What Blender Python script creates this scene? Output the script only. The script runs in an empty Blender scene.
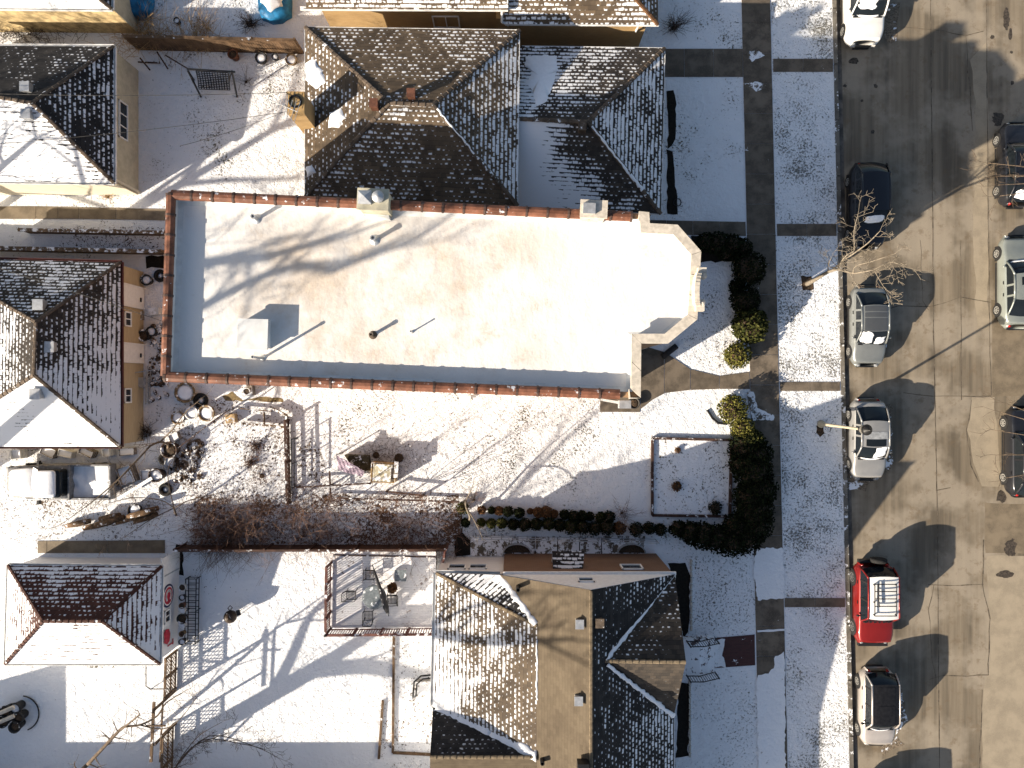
import bpy, bmesh, math, random
from mathutils import Vector, Matrix, noise as mnoise

# ------------------------------------------------------------------ camera, light, exposure
S = bpy.context.scene
COL = S.collection
H, F, CX, CY = 38.0, 703.0, 512.0, 384.0          # camera height (m), focal length (px), nadir point
SUN_AZ, SUN_EL = 30.5, 22.0                        # direction the light travels, elevation

cam = bpy.data.objects.new("camera", bpy.data.cameras.new("camera"))
COL.objects.link(cam)
cam.location = (0, 0, H)
cam.data.sensor_fit = 'HORIZONTAL'
cam.data.angle = 2 * math.atan(512 / F)
cam.data.clip_end = 3000
S.camera = cam

wd = bpy.data.worlds.new("World"); S.world = wd; wd.use_nodes = True
wn = wd.node_tree
bg = wn.nodes['Background']
sky = wn.nodes.new('ShaderNodeTexSky'); sky.sky_type = 'NISHITA'; sky.sun_disc = False
sky.sun_elevation = math.radians(SUN_EL); sky.sun_rotation = math.radians(270 - SUN_AZ)
sky.air_density = 1.0; sky.dust_density = 2.2; sky.ozone_density = 0.9
wn.links.new(sky.outputs[0], bg.inputs[0])
bg.inputs[1].default_value = 0.066

sl = bpy.data.lights.new("sun", 'SUN'); sl.energy = 5.0; sl.angle = math.radians(0.5); sl.color = (1.0, 0.88, 0.72)
so = bpy.data.objects.new("sun", sl); COL.objects.link(so)
ce, se = math.cos(math.radians(SUN_EL)), math.sin(math.radians(SUN_EL))
LD = Vector((ce * math.cos(math.radians(SUN_AZ)), ce * math.sin(math.radians(SUN_AZ)), -se))
so.rotation_euler = LD.to_track_quat('-Z', 'Y').to_euler(); so.location = (-30, -20, 40)

S.view_settings.view_transform = 'Standard'
S.view_settings.look = 'None'
S.view_settings.gamma = 1.0
S.view_settings.use_curve_mapping = False
S.view_settings.exposure = 1.2
S.render.engine = 'CYCLES'
S.cycles.max_bounces = 5
S.cycles.use_denoising = True

# ------------------------------------------------------------------ helpers
def W(px, py, h=0.0):
    s = (H - h) / F
    return Vector(((px - CX) * s, (CY - py) * s, h))

class NB:
    def __init__(s, name):
        s.m = bpy.data.materials.new(name); s.m.use_nodes = True
        s.t = s.m.node_tree; s.t.nodes.clear()
        s.out = s.n('ShaderNodeOutputMaterial'); s.b = s.n('ShaderNodeBsdfPrincipled')
        s.t.links.new(s.b.outputs[0], s.out.inputs[0])
        s.b.inputs['Specular IOR Level'].default_value = 0.3
    def n(s, ty, **kw):
        x = s.t.nodes.new(ty)
        for k, v in kw.items(): setattr(x, k, v)
        return x
    def put(s, sock, v):
        if isinstance(v, bpy.types.NodeSocket): s.t.links.new(v, sock)
        elif isinstance(v, (tuple, list)) and len(v) == 3 and sock.type == 'RGBA': sock.default_value = (*v, 1)
        else: sock.default_value = v
    def math(s, op, a, b=0.0, c=0.0, clamp=False):
        x = s.n('ShaderNodeMath', operation=op, use_clamp=clamp)
        s.put(x.inputs[0], a); s.put(x.inputs[1], b)
        if op in ('MULTIPLY_ADD', 'SMOOTH_MIN', 'WRAP', 'COMPARE'): s.put(x.inputs[2], c)
        return x.outputs[0]
    def mix(s, f, a, b):
        x = s.n('ShaderNodeMix', data_type='RGBA')
        s.put(x.inputs[0], f); s.put(x.inputs[6], a); s.put(x.inputs[7], b)
        return x.outputs[2]
    def mul(s, a, v):
        x = s.n('ShaderNodeMix', data_type='RGBA', blend_type='MULTIPLY')
        x.inputs[0].default_value = 1
        s.put(x.inputs[6], a)
        if isinstance(v, bpy.types.NodeSocket): s.t.links.new(v, x.inputs[7])
        else: s.put(x.inputs[7], v)
        return x.outputs[2]
    def step(s, v, lo, hi, a=0.0, b=1.0):
        x = s.n('ShaderNodeMapRange', interpolation_type='SMOOTHSTEP')
        s.put(x.inputs[0], v); s.put(x.inputs[1], lo); s.put(x.inputs[2], hi); x.inputs[3].default_value = a; x.inputs[4].default_value = b
        return x.outputs[0]
    def pos(s):
        return s.n('ShaderNodeNewGeometry').outputs['Position']
    def noise(s, scale, detail=3, rough=.55, vec=None, stretch=None, off=0.0):
        x = s.n('ShaderNodeTexNoise')
        x.inputs['Scale'].default_value = scale; x.inputs['Detail'].default_value = detail; x.inputs['Roughness'].default_value = rough
        v = vec if vec is not None else s.pos()
        if stretch or off:
            mp = s.n('ShaderNodeMapping'); s.t.links.new(v, mp.inputs[0])
            if stretch: mp.inputs['Scale'].default_value = stretch
            mp.inputs['Location'].default_value = (off, off * .7, off * .3)
            v = mp.outputs[0]
        s.t.links.new(v, x.inputs['Vector'])
        return x.outputs[0]
    def bump(s, h, strength=.5, dist=.03):
        x = s.n('ShaderNodeBump'); x.inputs['Strength'].default_value = strength; x.inputs['Distance'].default_value = dist
        s.t.links.new(h, x.inputs['Height']); s.t.links.new(x.outputs[0], s.b.inputs['Normal'])
    def fin(s, col, rough=.8, metal=0.0):
        s.put(s.b.inputs['Base Color'], col); s.put(s.b.inputs['Roughness'], rough); s.put(s.b.inputs['Metallic'], metal)
        return s.m

SNOW = (.84, .85, .87)

def simple(name, col, rough=.7, metal=0.0, var=.25, scale=6.0, snow=0.0, bump=0.0, stretch=None, coat=0.0):
    b = NB(name)
    f = b.noise(scale, 4, .6, stretch=stretch)
    c = b.mix(b.step(f, .3, .7), tuple(x * (1 - var) for x in col), tuple(min(1, x * (1 + var)) for x in col))
    r = rough
    if snow > 0:
        g = b.n('ShaderNodeNewGeometry')
        sp = b.n('ShaderNodeSeparateXYZ'); b.t.links.new(g.outputs['Normal'], sp.inputs[0])
        up = b.step(sp.outputs[2], .45, .75)
        nn = b.noise(3.5, 4, .65, off=7.3)
        k = b.math('MULTIPLY', up, b.step(nn, .62 - .4 * snow, .70 - .4 * snow))
        c = b.mix(k, c, SNOW); r = b.math('MAXIMUM', rough, k)
    if bump: b.bump(f, bump, .02)
    if coat: b.b.inputs['Coat Weight'].default_value = coat; b.b.inputs['Coat Roughness'].default_value = .08
    return b.fin(c, r, metal)

def snowy(name, dark=(.07, .06, .035), cover=.8, scale=9.0, patch=.35, patch_amt=.25, bump=.6, tint=SNOW, leaf=0.0):
    """snow with grass / soil / leaves showing through; cover 0..1"""
    b = NB(name)
    n1 = b.noise(scale, 5, .7)
    n2 = b.noise(patch, 4, .6, off=3.1)
    n3 = b.noise(scale * 2.7, 3, .6, off=9.0)
    import statistics
    zq = statistics.NormalDist().inv_cdf(min(.9995, max(.002, cover)))
    lo = b.math('MULTIPLY_ADD', n2, patch_amt * 2, .5 - zq * .095 - patch_amt)   # threshold
    v = b.math('MULTIPLY_ADD', n3, .35, b.math('MULTIPLY', n1, .65))
    k = b.step(b.math('SUBTRACT', v, lo), .0, .055)
    d = b.mix(b.step(b.noise(14, 3, .6, off=5), .4, .62), dark, tuple(x * 2.2 for x in dark))
    if leaf: d = b.mix(b.math('MULTIPLY', b.step(b.noise(22, 2, .5, off=2), .5, .6), leaf), d, (.17, .08, .035))
    sn = b.mix(b.noise(1.3, 3, .5, off=4), tuple(x * .93 for x in tint), tint)
    c = b.mix(k, d, sn)
    hgt = b.math('ADD', b.math('MULTIPLY', k, .45), b.math('MULTIPLY_ADD', b.noise(2.6, 5, .62, off=1), 1.0, b.math('MULTIPLY', n1, .4)))
    b.bump(hgt, bump, .13)
    return b.fin(c, .85)

def shingle(name, base, base2=None, rh=.205, tw=.25, patchscale=.6, patchamt=.62, edge_d=.6):
    """asphalt shingles; snow lodges course by course, amount from the 'snow' corner attribute"""
    b = NB(name)
    base2 = base2 or tuple(x * 1.5 for x in base)
    uv = b.n('ShaderNodeUVMap'); sp = b.n('ShaderNodeSeparateXYZ'); b.t.links.new(uv.outputs[0], sp.inputs[0])
    wob = b.noise(1.7, 2, .5, off=11)
    vv = b.math('DIVIDE', b.math('ADD', sp.outputs[1], b.math('MULTIPLY', b.math('SUBTRACT', wob, .5), .05)), rh)
    r = b.math('FLOOR', vv); fv = b.math('FRACT', vv)
    uu = b.math('ADD', b.math('DIVIDE', sp.outputs[0], tw), b.math('ADD', b.math('MULTIPLY', b.math('MODULO', b.math('ABSOLUTE', r), 2.0), .5), b.math('MULTIPLY', b.math('SINE', b.math('MULTIPLY', r, 37.7)), .16)))
    c = b.math('FLOOR', uu); fu = b.math('FRACT', uu)
    cv = b.n('ShaderNodeCombineXYZ'); b.put(cv.inputs[0], c); b.put(cv.inputs[1], r)
    w = b.n('ShaderNodeTexWhiteNoise', noise_dimensions='2D'); b.t.links.new(cv.outputs[0], w.inputs[0])
    wnz = w.outputs[0]
    at = b.n('ShaderNodeAttribute', attribute_name='snow')
    amt = b.math('ADD', at.outputs['Fac'], b.math('MULTIPLY', b.math('SUBTRACT', b.noise(patchscale, 4, .6, off=2), .5), patchamt * 2))
    amt = b.math('ADD', amt, b.math('MULTIPLY', b.math('SUBTRACT', wnz, .5), .42))
    amt = b.math('ADD', amt, b.math('MULTIPLY', b.math('SUBTRACT', b.noise(7, 4, .65), .5), .75))
    thr = b.math('MAXIMUM', b.math('MULTIPLY_ADD', fv, .90, .05), b.math('MULTIPLY_ADD', b.math('ABSOLUTE', b.math('SUBTRACT', fu, .5)), 1.05, .06))
    k = b.step(b.math('SUBTRACT', amt, thr), -.07, .13)
    k = b.math('MULTIPLY', k, b.step(at.outputs['Fac'], .0, .08))
    col = b.mix(wnz, base, base2)
    col = b.mix(b.step(b.noise(.8, 4, .6, off=8), .35, .7), col, b.mul(col, (.72, .70, .70)))
    edge = b.step(fv, .0, .2, edge_d, 1.0)
    e2 = b.n('ShaderNodeCombineColor'); [b.t.links.new(edge, e2.inputs[i]) for i in range(3)]
    col = b.mul(col, e2.outputs[0])
    b.bump(b.math('ADD', b.math('MULTIPLY', k, .8), b.math('ADD', b.math('MULTIPLY', fv, -.35), b.math('MULTIPLY', b.noise(30, 2), .15))), .55, .05)
    return b.fin(b.mix(k, col, (.76, .77, .79)), .88)

ROOT = {}

def tag(o, label, cat, group=None, kind=None):
    if label: o['label'] = label
    if cat: o['category'] = cat
    if group: o['group'] = group
    if kind: o['kind'] = kind
    return o

def thing(name, label, cat, loc=(0, 0, 0), group=None, world=True):
    """Empty at the base of a thing. world=True: its parts are given in world coordinates."""
    o = bpy.data.objects.new(name, None); COL.objects.link(o)
    o.location = loc; o.empty_display_size = .2
    tag(o, label, cat, group)
    if world: WORLD.add(o.name); ROOT[o.name] = Vector(loc)
    return o
WORLD = set()

def obj(name, mb, mats, parent=None, smooth=False):
    me = mb.mesh(name) if isinstance(mb, MB) else mb
    for m in (mats if isinstance(mats, (list, tuple)) else [mats]): me.materials.append(m)
    if smooth: me.polygons.foreach_set('use_smooth', [True] * len(me.polygons))
    o = bpy.data.objects.new(name, me); COL.objects.link(o)
    if parent is not None:
        o.parent = parent
        r = parent
        while r.parent is not None: r = r.parent
        if r.name in WORLD and parent is r: o.matrix_parent_inverse = Matrix.Translation(-ROOT[r.name])
    return o

def struct(name, mb, mats, label=None):
    o = obj(name, mb, mats); o['kind'] = 'structure'
    if label: o['label'] = label
    return o

def copy_tree(o, parent=None):
    c = o.copy(); COL.objects.link(c)
    if parent is not None: c.parent = parent; c.matrix_parent_inverse = o.matrix_parent_inverse.copy()
    for ch in list(o.children): copy_tree(ch, c)
    return c

class MB:
    def __init__(s): s.v = []; s.f = []; s.uv = []; s.sn = []; s.mi = []
    def add(s, vs, fs, uv=None, sn=None, mi=0):
        b = len(s.v); s.v += [tuple(v) for v in vs]
        for i, f in enumerate(fs):
            s.f.append([b + k for k in f]); s.mi.append(mi)
            s.uv.append(uv[i] if uv else None); s.sn.append(sn[i] if sn else None)
    def box(s, c, d, rz=0.0, mi=0, tilt=None):
        cx, cy, cz = c; x, y, z = d[0] / 2, d[1] / 2, d[2] / 2
        M = Matrix.Rotation(rz, 3, 'Z')
        if tilt: M = M @ Matrix.Rotation(tilt, 3, 'Y')
        vs = [M @ Vector((a, b_, c_)) + Vector(c) for c_ in (-z, z) for b_ in (-y, y) for a in (-x, x)]
        s.add(vs, [(0, 2, 3, 1), (4, 5, 7, 6), (0, 1, 5, 4), (1, 3, 7, 5), (3, 2, 6, 7), (2, 0, 4, 6)], mi=mi)
    def bar(s, a, b, w, h=None, mi=0, up=(0, 0, 1)):
        a, b = Vector(a), Vector(b); h = h or w; d = (b - a).normalized()
        u = Vector(up)
        if abs(d.dot(u)) > .98: u = Vector((0, 1, 0))
        x = d.cross(u).normalized() * w / 2; y = x.cross(d).normalized() * h / 2
        vs = [p + sx * x + sy * y for p in (a, b) for sx, sy in ((-1, -1), (1, -1), (1, 1), (-1, 1))]
        s.add(vs, [(0, 1, 2, 3), (7, 6, 5, 4), (0, 4, 5, 1), (1, 5, 6, 2), (2, 6, 7, 3), (3, 7, 4, 0)], mi=mi)
    def tube(s, pts, rad, n=6, mi=0, cap=True, squash=1.0):
        pts = [Vector(p) for p in pts]; m = len(pts)
        if not isinstance(rad, (list, tuple)): rad = [rad] * m
        vs = []; u = None
        for i, p in enumerate(pts):
            d = (pts[min(i + 1, m - 1)] - pts[max(i - 1, 0)])
            d = d.normalized() if d.length > 1e-9 else Vector((0, 0, 1))
            if u is None:
                u = Vector((0, 0, 1)) if abs(d.z) < .9 else Vector((1, 0, 0))
            x = d.cross(u)
            if x.length < 1e-6: x = d.cross(Vector((1, .3, 0)))
            x.normalize(); y = x.cross(d).normalized(); u = y
            for k in range(n):
                a = 2 * math.pi * k / n
                vs.append(p + x * math.cos(a) * rad[i] + y * math.sin(a) * rad[i] * squash)
        fs = [(i * n + k, i * n + (k + 1) % n, (i + 1) * n + (k + 1) % n, (i + 1) * n + k) for i in range(m - 1) for k in range(n)]
        if cap: fs += [tuple(range(n - 1, -1, -1)), tuple((m - 1) * n + k for k in range(n))]
        s.add(vs, fs, mi=mi)
    def lathe(s, prof, c=(0, 0, 0), n=16, mi=0, sx=1, sy=1):
        vs = [(c[0] + r * math.cos(2 * math.pi * k / n) * sx, c[1] + r * math.sin(2 * math.pi * k / n) * sy, c[2] + z) for r, z in prof for k in range(n)]
        m = len(prof)
        fs = [(i * n + k, i * n + (k + 1) % n, (i + 1) * n + (k + 1) % n, (i + 1) * n + k) for i in range(m - 1) for k in range(n)]
        fs += [tuple(range(n - 1, -1, -1)), tuple((m - 1) * n + k for k in range(n))]
        s.add(vs, fs, mi=mi)
    def poly(s, pts, mi=0): s.add(pts, [tuple(range(len(pts)))], mi=mi)
    def prism(s, pts, z0, z1, mi=0):
        n = len(pts)
        a = sum(pts[i][0] * pts[(i + 1) % n][1] - pts[(i + 1) % n][0] * pts[i][1] for i in range(n))
        if a < 0: pts = pts[::-1]
        vs = [(p[0], p[1], z0) for p in pts] + [(p[0], p[1], z1) for p in pts]
        s.add(vs, [tuple(range(n - 1, -1, -1)), tuple(range(n, 2 * n))] + [(i, (i + 1) % n, n + (i + 1) % n, n + i) for i in range(n)], mi=mi)
    def ball(s, c, r, n=8, sz=1.0, jit=0.0, rnd=None, mi=0):
        vs = []; m = n // 2 + 1
        for i in range(m + 1):
            t = math.pi * i / m
            for k in range(n):
                a = 2 * math.pi * k / n
                q = r * (1 + (rnd.uniform(-jit, jit) if rnd else 0))
                vs.append((c[0] + q * math.sin(t) * math.cos(a), c[1] + q * math.sin(t) * math.sin(a), c[2] + q * sz * math.cos(t)))
        fs = [(i * n + k, (i + 1) * n + k, (i + 1) * n + (k + 1) % n, i * n + (k + 1) % n) for i in range(m) for k in range(n)]
        s.add(vs, fs, mi=mi)
    def mesh(s, name):
        me = bpy.data.meshes.new(name)
        me.from_pydata(s.v, [], s.f)
        if any(m for m in s.mi): me.polygons.foreach_set('material_index', s.mi)
        if any(u is not None for u in s.uv):
            uvs, sns = [], []
            for f, u, q in zip(s.f, s.uv, s.sn):
                for j in range(len(f)):
                    uvs += list(u[j]) if u is not None else [0.0, 0.0]
                    sns.append(float(q[j]) if q is not None else 0.0)
            me.uv_layers.new(name='UVMap'); me.attributes.new('snow', 'FLOAT', 'CORNER')
            me.uv_layers['UVMap'].data.foreach_set('uv', uvs)
            me.attributes['snow'].data.foreach_set('value', sns)
        me.validate(clean_customdata=False); me.update()
        return me

def L(fn, y): return fn(y)
def sheet(name, pxs, z, mat, kind='structure', th=None):
    mb = MB()
    pts = [W(x, y, 0) for x, y in pxs]
    pts = [(p.x, p.y) for p in pts]
    if th: mb.prism(pts, z - th, z)
    else:
        n = len(pts); a = sum(pts[i][0] * pts[(i + 1) % n][1] - pts[(i + 1) % n][0] * pts[i][1] for i in range(n))
        if a < 0: pts = pts[::-1]
        mb.poly([(x, y, z) for x, y in pts])
    o = obj(name, mb, mat); o['kind'] = kind
    return o

def ragged(pxs, amp=2.0, step=6.0, seed=1):
    """px outline with an uneven edge"""
    r = random.Random(seed); out = []
    n = len(pxs)
    for i in range(n):
        a, b = pxs[i], pxs[(i + 1) % n]
        d = math.hypot(b[0] - a[0], b[1] - a[1]); k = max(1, int(d / step))
        for j in range(k):
            t = j / k
            out.append((a[0] + (b[0] - a[0]) * t + r.uniform(-amp, amp), a[1] + (b[1] - a[1]) * t + r.uniform(-amp, amp)))
    return out

# ------------------------------------------------------------------ materials
M = {}
M['lawn'] = snowy('snow_on_lawn', cover=.95, scale=8, patch=.45, patch_amt=.24, bump=1.0)
M['lawn_thin'] = snowy('thin_snow_on_grass', cover=.86, scale=8.5, patch=.5, patch_amt=.2, dark=(.12, .115, .10), bump=1.0)
M['plot'] = snowy('snow_on_garden_soil', cover=.86, scale=6, patch=.6, patch_amt=.2, dark=(.055, .04, .025), leaf=.6)
M['thicket'] = snowy('snow_under_brambles', cover=.66, scale=6, patch=.6, patch_amt=.22, dark=(.06, .035, .022), leaf=.9)
M['clean'] = snowy('clean_snow', cover=1.25, scale=6, patch=.3, patch_amt=.12, bump=.7)
M['soil'] = snowy('dark_soil', cover=.02, scale=7, patch=.8, patch_amt=.1, dark=(.03, .022, .014), leaf=.4)

def concrete(name, col, wet=.5, snow=0.0):
    b = NB(name)
    at = b.n('ShaderNodeNewGeometry').outputs['Random Per Island']
    f = b.noise(1.4, 5, .6); g = b.noise(18, 3, .6)
    c = b.mix(b.step(f, .35, .65), tuple(x * wet for x in col), col)
    c = b.mix(b.math('MULTIPLY', b.step(g, .45, .75), .35), c, tuple(x * 1.25 for x in col))
    c = b.mix(b.math('MULTIPLY', at, .45), c, tuple(x * wet * .9 for x in col))
    if snow:
        k = b.step(b.math('ADD', b.noise(2.0, 5, .7, off=3), b.math('MULTIPLY', b.noise(12, 3, .6), .25)), .86 - .45 * snow, .92 - .45 * snow)
        c = b.mix(k, c, SNOW)
    b.bump(g, .25, .01)
    return b.fin(c, .75)
M['walk'] = concrete('sidewalk_concrete', (.18, .145, .108), .45, snow=.10)
M['walk_snow'] = concrete('snow_swept_concrete', (.17, .14, .105), .6, snow=.62)
M['slabside'] = concrete('old_concrete', (.24, .19, .13), .55)
M['kerb'] = concrete('kerb_concrete', (.2, .18, .15), .5, snow=.4)
M['dark'] = simple('dark_gap', (.012, .012, .012), .9)

def road_mat():
    b = NB('worn_concrete_road')
    p = b.pos()
    st = b.noise(1.0, 5, .6, stretch=(1.6, .06, 1))          # wheel-track streaks along the street
    bl = b.noise(.35, 4, .6, off=2); fi = b.noise(24, 3, .65); md = b.noise(2.2, 5, .7, off=6)
    c = b.mix(b.step(st, .32, .68), (.095, .078, .056), (.225, .183, .130))
    c = b.mix(b.math('MULTIPLY', b.step(bl, .42, .62), .75), c, (.30, .255, .195))
    c = b.mix(b.math('MULTIPLY', b.step(md, .52, .7), .55), c, (.135, .096, .058))
    c = b.mix(b.math('MULTIPLY', b.step(fi, .55, .72), .3), c, (.10, .072, .05))
    b.bump(fi, .25, .01)
    return b.fin(c, .72)
M['road'] = road_mat()
M['road_pale'] = concrete('salt_bleached_concrete', (.33, .275, .20), .75)
M['road_patch'] = concrete('concrete_patch', (.22, .175, .12), .6)
M['tar'] = simple('tar_joint', (.10, .08, .058), .8, var=.5, scale=4)
M['brickpave'] = None

def brick_mat(name, c1, c2, mortar, sx=4.2, sy=13.0, snow=0.0, wall=True):
    b = NB(name)
    tc = b.n('ShaderNodeNewGeometry'); sp = b.n('ShaderNodeSeparateXYZ'); b.t.links.new(tc.outputs['Position'], sp.inputs[0])
    cv = b.n('ShaderNodeCombineXYZ')
    b.put(cv.inputs[0], b.math('ADD', sp.outputs[0], sp.outputs[1]) if wall else sp.outputs[0])
    b.put(cv.inputs[1], sp.outputs[2] if wall else sp.outputs[1])
    br = b.n('ShaderNodeTexBrick'); b.t.links.new(cv.outputs[0], br.inputs[0])
    br.inputs['Color1'].default_value = (*c1, 1); br.inputs['Color2'].default_value = (*c2, 1); br.inputs['Mortar'].default_value = (*mortar, 1)
    br.inputs['Scale'].default_value = 1.0; br.inputs['Brick Width'].default_value = .22; br.inputs['Row Height'].default_value = .075
    br.inputs['Mortar Size'].default_value = .008
    c = b.mix(b.math('MULTIPLY', b.step(b.noise(1.1, 4), .4, .7), .4), br.outputs[0], tuple(x * .7 for x in c1))
    if snow:
        k = b.step(b.math('ADD', b.noise(1.5, 5, .7, off=3), b.math('MULTIPLY', b.noise(14, 3), .3)), .95 - .45 * snow, 1.0 - .45 * snow)
        c = b.mix(k, c, SNOW)
    b.bump(br.outputs[1], -.3, .01)
    return b.fin(c, .85)
M['yellow_brick'] = brick_mat('yellow_brick', (.40, .26, .11), (.34, .21, .085), (.30, .24, .16))
M['red_brick'] = brick_mat('red_brown_brick', (.18, .098, .058), (.15, .08, .045), (.17, .13, .10))
M['brick_flat'] = brick_mat('wall_brick', (.33, .20, .11), (.28, .16, .085), (.28, .23, .18))
M['brickpave'] = brick_mat('brick_paving', (.085, .032, .03), (.06, .024, .024), (.05, .04, .035), snow=.34, wall=False)
M['step_stone'] = brick_mat('snow_dusted_brick_steps', (.13, .09, .085), (.10, .07, .07), (.08, .07, .065), snow=.85, wall=False)

M['cream'] = simple('cream_siding', (.62, .57, .45), .7, var=.08, scale=2, stretch=(1, 1, 6))
M['grey_cream'] = simple('dim_cream_stucco', (.46, .43, .33), .8, var=.12, scale=3)  # darker cream; on the cream garage it carries the shade of the east wall
M['tan'] = simple('tan_siding', (.43, .345, .22), .75, var=.08, scale=2, stretch=(1, 1, 8))
M['white_paint'] = simple('white_paint', (.74, .74, .73), .55, var=.06)
M['white_siding'] = simple('white_siding', (.72, .72, .72), .6, var=.05, scale=2, stretch=(1, 1, 8))
M['ivy_wall'] = simple('stained_tan_wall', (.42, .32, .17), .85, var=.45, scale=2.4)
M['gutter'] = simple('white_gutter', (.66, .66, .65), .5, var=.15, scale=3)
M['gutter_dark'] = simple('dark_red_gutter', (.09, .025, .02), .5, var=.2)
M['glass'] = simple('window_glass', (.015, .018, .022), .08, var=.1)
M['frame_white'] = simple('white_window_frame', (.75, .75, .74), .5, var=.05)
M['wood'] = simple('weathered_wood', (.11, .068, .038), .85, var=.4, scale=3, stretch=(1, 1, .4), snow=.05)
M['wood_snow'] = simple('snow_dusted_wood', (.13, .085, .05), .85, var=.4, scale=3, snow=.3)
M['wood_dark'] = simple('dark_stained_wood', (.055, .028, .02), .8, var=.4, scale=4, snow=.12)
M['deck_red'] = simple('red_brown_deck_wood', (.12, .05, .04), .75, var=.35, scale=5, snow=.15)
M['bark'] = simple('grey_brown_bark', (.13, .095, .065), .9, var=.4, scale=9)
M['bark_light'] = simple('pale_bark', (.20, .168, .128), .9, var=.3, scale=9)
M['twig'] = simple('red_brown_twigs', (.15, .092, .068), .9, var=.4, scale=2)
M['twig_dark'] = simple('dark_twigs', (.06, .042, .032), .9, var=.4, scale=2)
M['straw'] = simple('dry_straw_grass', (.38, .25, .12), .9, var=.45, scale=3)
M['black_metal'] = simple('black_iron', (.012, .012, .013), .45, var=.2)
M['galv'] = simple('galvanised_metal', (.45, .46, .47), .4, .5, var=.15)
M['terracotta'] = simple('terracotta_coping', (.165, .068, .040), .55, var=.4, scale=2.2, snow=.02)
M['tile_joint'] = simple('dark_tile_collar', (.075, .045, .035), .6, var=.3)
M['limestone'] = simple('pale_limestone', (.50, .45, .38), .8, var=.18, scale=5)
M['ridge'] = simple('ridge_cap_shingle', (.10, .075, .055), .9, var=.4, scale=4, snow=.03)
M['snow_pile'] = simple('piled_snow', SNOW, .85, var=.03, scale=5, bump=.5)
M['sh_black'] = shingle('black_and_shaded_shingle', (.020, .019, .019), (.045, .040, .037))  # black roofs, plus gabled-house slopes darkened for shade
M['sh_grey'] = shingle('grey_brown_shingle', (.035, .030, .026), (.075, .060, .046))
M['sh_brown'] = shingle('brown_shingle', (.085, .063, .043), (.15, .108, .068))
M['sh_tan'] = shingle('tan_shingle', (.102, .079, .052), (.124, .097, .065), rh=.15, tw=.26, edge_d=.72)
M['sh_red'] = shingle('red_brown_shingle', (.06, .024, .018), (.10, .04, .028), rh=.22)

def foliage(name, dark, light, trans=.0):
    b = NB(name)
    r = b.n('ShaderNodeNewGeometry').outputs['Random Per Island']
    c = b.mix(r, dark, light)
    b.b.inputs['Specular IOR Level'].default_value = .08
    return b.fin(c, .95)
M['yew'] = foliage('dark_yew_needles', (.004, .006, .003), (.016, .021, .008))
M['box'] = foliage('boxwood_leaves', (.006, .010, .004), (.030, .036, .012))
M['gold'] = foliage('yellow_green_needles', (.045, .050, .012), (.16, .145, .035))
M['olive'] = foliage('olive_needles', (.016, .021, .006), (.075, .076, .022))
M['rust'] = foliage('rusty_leaves', (.07, .035, .018), (.16, .08, .035))

def roof_deck():
    b = NB('snowy_membrane_roof')
    p = b.pos()
    sp = b.n('ShaderNodeSeparateXYZ'); b.t.links.new(p, sp.inputs[0])
    big = b.noise(.16, 5, .6, off=1.7); mid = b.noise(.9, 5, .7, off=4); fine = b.noise(7, 4, .65)
    wr = b.noise(1.1, 3, .5, stretch=(1.5, .8, 1), off=8)
    # thin snow with the tan membrane grinning through in the middle of the roof
    cx = b.math('SUBTRACT', 1.0, b.math('ABSOLUTE', b.math('DIVIDE', b.math('ADD', sp.outputs[0], 5.0), 8.6)), clamp=True)
    cy = b.math('SUBTRACT', 1.0, b.math('ABSOLUTE', b.math('DIVIDE', b.math('SUBTRACT', sp.outputs[1], 3.6), 4.3)), clamp=True)
    mask = b.math('MULTIPLY', b.step(cx, .0, .55), b.step(cy, .0, .55))
    t = b.math('MULTIPLY', b.step(b.math('ADD', b.math('MULTIPLY', mid, .45), b.math('MULTIPLY', big, .75)), .44, .72), mask)
    c = b.mix(b.math('MULTIPLY', t, .75), (.72, .705, .68), (.50, .40, .30))
    c = b.mix(b.math('MULTIPLY', b.math('MULTIPLY', b.step(mid, .56, .70), b.step(fine, .4, .6)), .35), c, (.48, .37, .26))
    b.bump(b.math('ADD', b.math('MULTIPLY', wr, 1.0), b.math('MULTIPLY', fine, .3)), .38, .10)
    return b.fin(c, .8)
M['deck'] = roof_deck()
M['deck_edge'] = simple('white_roof_membrane', (.62, .625, .62), .7, var=.1, scale=2)
# ------------------------------------------------------------------ ground, road, pavements
kx = lambda y: 832.5 + .0226 * y          # lawn edge at the kerb
swl = lambda y: 741.5 + .0227 * y         # sidewalk edges
swr = lambda y: 770.0 + .0227 * y
BIG = 4200
mb = MB(); mb.poly([(-900, -900, -.17), (900, -900, -.17), (900, 900, -.17), (-900, 900, -.17)])
struct('ground', mb, M['lawn'])
sheet('yard_ground', [(kx(-2500), -2500), (kx(3300), 3300), (-3000, 3300), (-3000, -2500)], 0, M['lawn'])
xe = 1105
sheet('road', [(kx(-2500) + 2, -2500), (xe + .0226 * -2500, -2500), (xe + .0226 * 3300, 3300), (kx(3300) + 2, 3300)], -.13, M['road'])
sheet('far_lawn', [(xe + .0226 * -2500, -2500), (3500, -2500), (3500, 3300), (xe + .0226 * 3300, 3300)], 0, M['lawn_thin'])

def kerb(name, f, w):
    mb = MB()
    step = 56
    for i, y in enumerate(range(-1000, 1800, step)):
        a = [(f(y) + .0, y + .6), (f(y) + w, y + .6), (f(y + step) + w, y + step - .6), (f(y + step), y + step - .6)]
        mb.prism([tuple(W(*q)[:2]) for q in a], -.17, .012)
    struct(name, mb, M['kerb'])
kerb('kerb', lambda y: kx(y) - .4, 4.2)
kerb('kerb', lambda y: xe + .0226 * y - 3, 4.2)
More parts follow.
